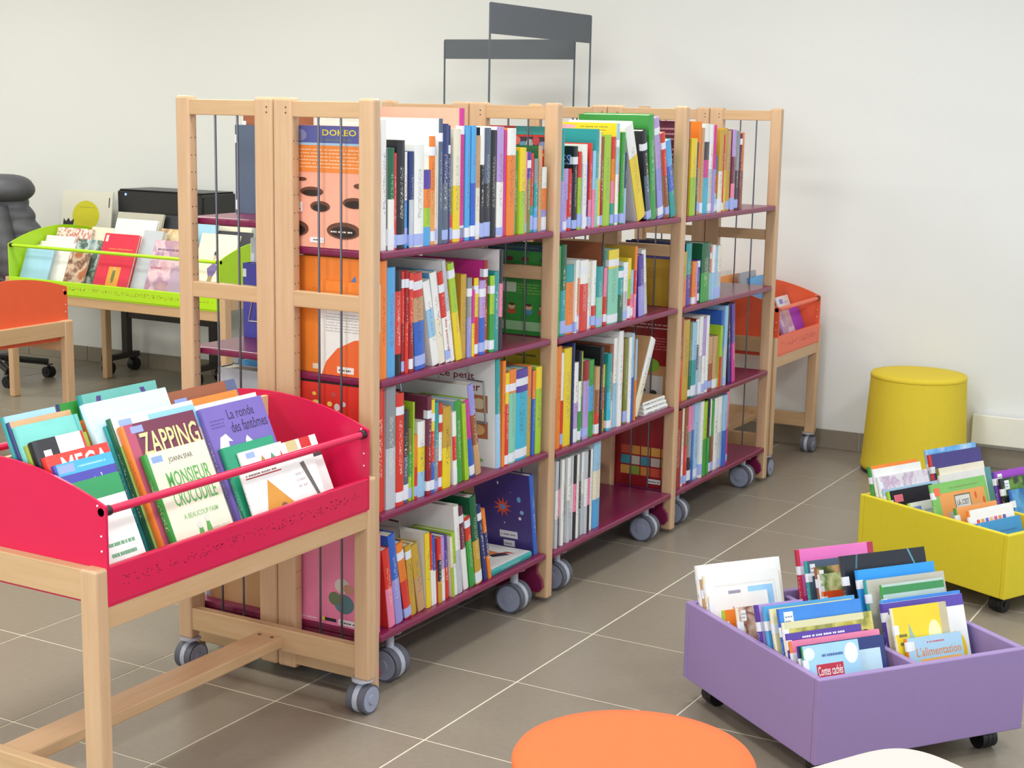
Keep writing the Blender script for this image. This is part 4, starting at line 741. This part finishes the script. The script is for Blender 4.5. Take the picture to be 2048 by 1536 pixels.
def make_book(t, w, h, backc, spinec, frontc, lab='', tagn='', face='back', name='book', spine_text=None):
    """book in local axes: thickness x 0..t, depth y 0..w with the spine at y=0, height z; returns the cover mesh that parents the rest"""
    b = min(.0022, t*.16); sag = min(.0035, t*.16)
    arc = [(t*k/4, sag*((2*k/4-1)**2)) for k in range(5)]
    mb = MB()
    mb.box((0, sag+b, 0), (b, w, h), 0).box((t-b, sag+b, 0), (t, w, h), 2)
    mb.prism(arc+[(t, sag+b), (0, sag+b)], 0, h, 'z', 1)
    o = mb.build(name, [cover(backc), spine(spinec), cover(frontc)])
    MB().box((b, sag+b*.5, .003), (t-b, w-.004, h-.003)).build('pages', M_PAGES, o)
    if lab:
        g = .0004; rb = random.Random(int(t*1e5+h*1e4))
        def stick(z0, z1, m): MB().prism([(q[0]+(g if q[0] > t/2 else -g), q[1]-g) for q in arc]+[(t+g, sag+.012), (-g, sag+.012)], z0, z1, 'z').build('spine_label', m, o)
        z0 = rb.uniform(.003, .012); z1 = z0+rb.uniform(.022, .042); v = rb.random()
        if 'b' in lab and v < .72: stick(z0, min(z1, h*.22), M_STICKB if v < .46 else M_STICK)
        if 'w' in lab:
            z = h*rb.uniform(.76, .86); stick(z, z+.022, M_STICK)
            if v < .6: stick(z0, z0+.026, M_STICK if v < .4 else M_STICKB)
    if tagn in ART and ART[tagn]:
        if face == 'back': printing(o, ART[tagn], lambda u, v, l: (-.00008*l, (1-u)*(w-sag-b)+sag+b, v*h))
        else: printing(o, ART[tagn], lambda u, v, l: (t+.00008*l, sag+b+u*(w-sag-b), v*h))
    if spine_text:
        printing(o, [T(.1, .3, .9, .8, spine_text[0], spine_text[1])], lambda u, v, l: (t*(.28+.44*(v-.3)/.5), -.0006, h*(.72-.6*(u-.1)/.8)), 'spine_print')
    return o
SHW = {'a': 'top', 'b': 'second', 'c': 'third', 'd': 'bottom'}
BAY = {'1': 'red-bin-end bay', '2': 'middle bay', '3': 'wall-end bay'}
def size_word(t, h):
    return 'tall ' if h > .30 else 'small ' if h < .2 else 'thick ' if t > .036 else 'slim ' if t < .012 else ''
YS = .262
for key, (zs, books) in SHELF_BOOKS.items():
    bay, sh = key
    zs = SHZ[int(bay)-1]['abcd'.index(sh)]
    for n, (x, t, h, d, lean, sp, cv, lab, tg) in enumerate(books):
        mag = key == '2d'
        o = make_book(t, d, h, cv, sp, cv, lab, tg, 'back', 'magazine' if mag else 'book', ('Copain des peintres', 'c83048') if tg == 'copain' else None)
        th = R(lean)
        o.location = (x, YS + random.uniform(-.004, .006), zs + (t*math.sin(th) if lean > 0 else 0) + .0004)
        o.rotation_euler = (0, th, 0)
        c0 = sp.split('/')
        col = cname(c0[0]) + (' and '+cname(c0[1]) if len(c0) > 1 and c0[1] != c0[0] else '')
        tag(o, '%s%s %s, %s from the red bin, %s shelf, %s' % (size_word(t, h), col, 'magazine' if mag else 'book', ordn(n), SHW[sh], BAY[bay]), 'magazine' if mag else 'book',
            '%s on the %s shelf of the %s' % ('magazines' if mag else 'books', SHW[sh], BAY[bay]))
BINW = dict(red='crimson bin', purple='lilac box', yellow='yellow box', lime='lime bin', farorange='orange-red bin')
DESC = dict(croc='cream book with green capital lettering', zap='maroon book with yellow capital lettering', cloud='white book with a blue sky', ghost='violet book with white ghosts',
 shapes='white book with small coloured shapes', flagw='white book with red squares', pyramid='white book with a golden pyramid', greentop='white book with a green top', vote='indigo and bright blue book',
 mega='red book with big white letters', blk='black and white book with red mark', olive='olive green book', kiss='aqua book with pink-edged lettering', brown='brown book with a blue corner', arcs='aqua book with two purple arcs',
 contes='pale sky blue book with a red title box', navyframe='navy book with a pale window', ptext='purple book with white print', safari='olive yellow book with a dark shape', tour='lilac book with a thick purple spine',
 elinor='white book with pale red title', framepic='white book with a framed blue picture', carle='plain white book with faint grey name', alim='pale blue book with orange title', child='yellow book with a peach face',
 spots='white book with yellow spot', mintb='grey green book with a green band', space='black book with a thin teal streak', pinkcap='pink book with a crimson spine', bluetop='grey book with a blue top',
 letters='white book with a row of coloured letters', moi='green and orange book with a signpost', folk='white book with small coloured figures', moon='dark indigo book with a small moon',
 redorange='crimson book with an orange panel', pinkt='pale pink book', dancer='cream book with a dancing figure', greenw='white book with pale green title', labelr='black book with a pink sticker', labelb='white book with a blue sticker')
COLW = dict(red=['free end', 'middle', 'bookcase end'], purple=['bookcase-side half', 'open-floor half'], yellow=['bookcase-side half', 'heater-side half'], lime=['chair end', 'middle', 'bookcase end'], farorange=['bookcase end', 'wall end'])
for key, (C, Rv, Bv, zf, books) in BIN_BOOKS.items():
    rz = math.atan2(Rv[1], Rv[0]); names = COLW[key]
    span = dict(red=.9, purple=.585, yellow=.585, lime=1.4, farorange=.57)[key]
    col = [min(len(names)-1, int((q[0]+q[2]/2)/span*len(names))) for q in books]
    for n, (r, b, w, h, t, lean, cv, sp, tg) in enumerate(books):
        o = make_book(t, w, h, cv, sp, cv, 'w' if key in ('purple', 'yellow') and sp in PAL else '', tg, 'front')
        # front cover faces the bin front: local x -> -B, local y -> R
        o.matrix_world = Matrix.Translation((C[0]+Rv[0]*r+Bv[0]*b, C[1]+Rv[1]*r+Bv[1]*b, zf+.0005+t*math.sin(R(lean)))) @ Matrix.Rotation(rz, 4, 'Z') @ Matrix.Rotation(R(-lean), 4, 'X') @ Matrix.Rotation(R(-90), 4, 'Z') @ Matrix.Translation((-t, 0, 0))
        rank = sum(1 for m, q in enumerate(books) if col[m] == col[n] and (q[1], m) < (b, n))
        d = DESC.get(tg) or '%s book with %s spine' % (cname(cv), cname(sp))
        tag(o, '%s, %s back in %s, %s' % (d, ordn(rank), names[col[n]], BINW[key]), 'book', 'books in the '+BINW[key])

# ---------------------------------------------------------------- books lying or leaning by themselves
ART['star'] = [PL([(.5+(.17 if k % 2 == 0 else .07)*math.cos(k*math.pi/10+.2), .56+(.13 if k % 2 == 0 else .055)*math.sin(k*math.pi/10+.2)) for k in range(20)], 'd8583c'), E_(.5, .56, .05, .035, '6a90c8'),
  E_(.8, .68, .035, .035, '6aa8e0'), E_(.84, .52, .035, .025, '88b8e8'), E_(.8, .44, .025, .02, 'e0e8f4'), E_(.44, .86, .015, .02, 'e8e8f8'), E_(.12, .93, .01, .01, 'e0e0f0'), E_(.66, .76, .012, .01, 'c05a90'),
  E_(.52, .36, .012, .01, 'e0e0f0'), RC(.42, .17, .74, .26, 'e4e6ee'), S(.45, .19, .72, .24, '70748c', 1), RC(.48, .06, .68, .14, 'e8eaf0'), S(.5, .075, .66, .12, '8088a0', 1)]
ART['flat'] = [PL([(.3, .3), (.5, .55), (.75, .6), (.9, .45), (.6, .25)], 'e88a3c'), PL([(.6, .55), (.8, .75), (.95, .7), (.85, .5)], 'e05a3c'), PL([(.15, .3), (.3, .5), (.4, .45), (.3, .25)], '33303a'), E_(.35, .7, .1, .05, '33303a'), PL([(.1, .2), (.3, .3), (.28, .2)], 'c8402c')]
o = make_book(.022, .2, .255, 'indigo2', 'blue', 'indigo2', '', 'star', 'back')
o.location = (1.012, YS+.004, SHZ[0][3]+.0005); o.rotation_euler = (0, R(-9), 0)
tag(o, 'dark indigo book with an orange star, propped up behind the flat white book', 'book', 'books on the bottom shelf of the red-bin-end bay')
o = make_book(.02, .21, .235, 'white', 'teal', 'white', '', 'flat', 'front')
o.location = (.985, YS, SHZ[0][3]+.0005); o.rotation_euler = (0, R(-90), 0)
tag(o, 'white picture book with teal spine lying flat on the bottom shelf', 'book', 'books on the bottom shelf of the red-bin-end bay')
for k in range(3):
    o = make_book(.014, .21, .19-.006*k, 'white', 'white', 'tan' if k == 2 else 'white', '', '', name='magazine')
    printing(o, [S(.08, .2, .3, .8, '2c2c34', 1), S(.4, .3, .6, .7, '60606c', 1), S(.72, .3, .95, .7, '40507a', 1)], lambda u, v, l: (.014*v, -.0008, .18-u*.17), 'spine_print')
    o.location = (1.945-.004*k, YS+.004*k, SHZ[1][2]+.0005+k*.0145); o.rotation_euler = (0, R(-90), 0)
    tag(o, ['bottom', 'middle', 'topmost'][k]+' white magazine of the flat pile on the third shelf', 'magazine', 'flat pile of magazines')
# the few books on the bookcase behind, spines turned to the lime bin
REAR = {0: [(.345, .03, .235, .22, 'slate', 'slate'), (.377, .03, .275, .24, 'brown', 'cream'), (.41, .02, .26, .2, 'white', 'navy'), (.432, .026, .25, .2, 'dgreen', 'dgreen'), (.46, .02, .28, .22, 'white', 'lgrey')],
 1: [(.37, .03, .205, .23, 'indigo', 'indigo'), (.405, .02, .27, .22, 'lgrey', 'white'), (.428, .024, .28, .23, 'dark', 'brown'), (.455, .018, .28, .22, 'white', 'grey'), (.476, .02, .25, .2, 'blue', 'red')],
 2: [(.26, .06, .28, .26, 'lgrey', 'grey'), (.323, .02, .26, .2, 'white', 'lblue'), (.346, .022, .29, .22, 'sky', 'navy')], 3: [(.2, .05, .28, .27, 'tan', 'brown'), (.253, .03, .25, .24, 'brown', 'tan')]}
for k, lst in REAR.items():
    for n, (x, t, h, d, cv, sp) in enumerate(lst):
        o = make_book(t, d, h, cv, sp, cv, 'w', '')
        o.location = (x+t, .848, SHZR[k]+.0005); o.rotation_euler = (0, 0, math.pi)
        tag(o, '%s book, %s from the red bin, %s shelf of the nearly empty bookcase' % (cname(cv), ordn(n), ['top', 'second', 'third', 'bottom'][k]), 'book', 'books on the nearly empty bookcase')
# ---------------------------------------------------------------- wire bookends hooked under the shelves
def bookend(label, x, pts, r=.0026):
    o = MB().tube([(x+q[0], q[1], q[2]) for q in pts], r, 8).build('wire_bookend', mottled('bright_wire', 'a8acb4', .2, 90, .05, metal=.9), smooth=True)
    return tag(o, label, 'bookend', 'wire bookends')
def hang(zt, h, y0=.34, dx=.0):
    return [(0, y0, zt), (0, y0, zt-h*.35), (dx*.4, y0-.05, zt-h*.37), (dx, y0-.055, zt-h), (dx, y0+.1, zt-h*1.02), (0, y0+.1, zt)]
bookend('bent wire bookend beside the leaning tan book, third shelf, red-bin-end bay', .745, hang(.794, .19, .35, .012))
bookend('bent wire bookend standing among the red and lime books on the third shelf', .463, hang(.794, .06, .44))
bookend('bent wire bookend beside the leaning gold books on the bottom shelf', .405, hang(.437, .13, .40, .0))
bookend('upright wire bookend after the last book on the top shelf, wall-end bay', 2.6, [(.0, .30, 1.127), (0, .30, 1.235), (0, .42, 1.235), (0, .42, 1.127), (.05, .42, 1.127), (.05, .30, 1.127), (0, .30, 1.127)])
bookend('bent wire bookend in front of the indigo book on the nearly empty bookcase', .335, [(0, .72, 1.168), (0, .72, .97), (0, .78, .968), (.004, .80, .9), (.004, .66, .9), (0, .66, 1.168)])

# ================================================================ BLACK TROLLEY AND WHAT STANDS ON IT
t = thing('trolley_table', (3.33, 3.9, 0), 'black steel trolley with castered feet standing along the back wall', 'trolley')
mk = mottled('dark_brown_steel', '2e2824', .5, 60, .06)
MB().box((-.165, -.68, .735), (.11, .74, .76)).build('top', mk, t, bevel=.003)
for yy in (.27, -.36):
    MB().box((.0, yy-.02, .1), (.04, yy+.02, .736)).build('column', mk, t)
    MB().box((-.16, yy-.02, .075), (.1, yy+.02, .105)).build('foot', mk, t, bevel=.003)
    for xx in (-.125, .07): caster(t, xx, yy, .034, 'y', .04, tyre=M_BLACK, disc=M_BLACK, hood=M_BLACK, top=.076)
MB().box((.01, -.36, .3), (.03, .27, .36)).build('brace', mk, t)
t = thing('printer', (3.30, 3.74, .76), 'wide glossy black printer with a blue light on the trolley', 'printer')
mg = mottled('glossy_black', '1e1c1c', .16, 30, .04)
MB().box((-.13, -.30, .012), (.13, .30, .255)).build('body', mg, t, bevel=.012, seg=3)
MB().box((-.12, -.28, 0), (.12, .28, .014)).build('base', M_BLACK, t)
MB().box((-.133, -.25, .05), (-.128, .1, .15)).build('front_flap', M_BLACK, t, bevel=.002)
MB().box((-.12, -.29, .255), (.12, .29, .262)).build('lid', M_BLACK, t, bevel=.003)
ml, _t, _b = new_mat('blue_led', (.1, .2, 1, 1), .4); _b.inputs['Emission Color'].default_value = (.1, .2, 1, 1); _b.inputs['Emission Strength'].default_value = 6
MB().cyl((-.1325, .235, .235), (-.129, .235, .235), .006, 12).build('led', ml, t)
t = MB().box((-.004, -.19, 0), (.004, .19, .225)).build('display_card', mottled('white_card', 'e8e4d4', .6, 30, .02), loc=(3.34, 4.45, .761), rot=(0, R(8), 0))
tag(t, 'white display card with a yellow egg and a black crown on the trolley', 'card')
printing(t, [E_(.49, .39, .27, .37, 'd8d020'), PL([(.04, .05), (.05, .3), (.1, .22), (.15, .31), (.19, .22), (.26, .3), (.25, .05)], '22221e'), S(.35, .58, .66, .62, '98922a', 1), RC(.93, .62, .95, .86, '2a2a26')], lambda u, v, l: (-.004-.0001*l, .19-u*.38, v*.225), 'card_print')
# ================================================================ OFFICE CHAIR WITH A JACKET
t = thing('office_chair', (2.74, 4.56, 0), 'black swivel office chair with castered star base beside the trolley', 'office chair')
for k in range(5):
    a = 2*math.pi*k/5-.75; c, s = math.cos(a), math.sin(a)
    MB().tube([(c*.03, s*.03, .12), (c*.29, s*.29, .085)], .018, 8).build('base_arm', M_BLACK, t)
    caster(t, c*.29, s*.29, .03, 'x', .045, tyre=M_BLACK, disc=M_BLACK, hood=M_BLACK, top=.075)
MB().cyl((0, 0, .09), (0, 0, .45), .026, 14).build('column', M_BLACK, t, smooth=True)
ms = mottled('dark_red_upholstery', '8a2c28', .85, 120, .08)
MB().box((-.23, -.23, .44), (.23, .23, .52)).build('seat', ms, t, bevel=.03, seg=3)
MB().box((.1, -.15, .58), (.15, .15, .82)).build('backrest', ms, t, bevel=.025, seg=3)
MB().tube([(0, 0, .44), (.165, 0, .46), (.165, 0, .7)], .016, 8).build('back_bar', M_BLACK, t)
def loft(rings, n=28, cap=True):
    m = MB(); k = 0
    for cx, cy, rx, ry, z in rings:
        for i in range(n):
            a = 2*math.pi*i/n; m.v.append((cx+rx*math.cos(a), cy+ry*math.sin(a), z))
    for j in range(len(rings)-1):
        for i in range(n): m.f.append((j*n+i, j*n+(i+1) % n, (j+1)*n+(i+1) % n, (j+1)*n+i)); m.m.append(0)
    if cap: m.f.append(tuple(range(n-1, -1, -1))); m.m.append(0)
    m.f.append(tuple(range((len(rings)-1)*n, len(rings)*n))); m.m.append(0)
    return m
mj = mottled('grey_quilted_nylon', '55555c', .55, 70, .1, bump=.3); mj2 = mottled('pale_grey_lining', '8a8c80', .7, 90, .1, bump=.3)
t = thing('jacket', (2.86, 4.515, .55), 'dark grey quilted jacket with hood draped over the office chair', 'jacket')
def quilt(z): return 1+.10*abs(math.sin(z*math.pi/.075))
rings = []
for k in range(41):
    f = k/40; z = -.012+f*.47
    w = .24*(1-f)**.8+.115
    rings.append((.0, .04+.02*f, (.125-.03*f)*quilt(z), w*quilt(z), z))
MB.build(loft(rings, cap=False), 'body', mj, t, smooth=75)
hr = []
for k in range(17):
    f = k/16; a = math.pi*f
    hr.append((-.02, .02-.10*math.sin(a*.5)+.10*f, (.02+.11*math.sin(a))*quilt(f*.12), (.03+.135*math.sin(a)**.7), .39+.15*(1-math.cos(a))/2))
MB.build(loft(hr), 'hood', mj, t, smooth=75)
sl = []
for k in range(25):
    f = k/24; z = .0+f*.38
    sl.append((-.10-.02*math.sin(f*3), -.15+.13*f, (.06)*quilt(z), (.075-.02*f)*quilt(z), z))
MB.build(loft(sl), 'sleeve', mj, t, smooth=75)
ln = []
for k in range(21):
    f = k/20; z = .01+f*.37
    ln.append((-.13, .14-.04*f, .035, (.06)*(1-.35*f)*quilt(z*1.3), z))
MB.build(loft(ln), 'lining', mj2, t, smooth=75)
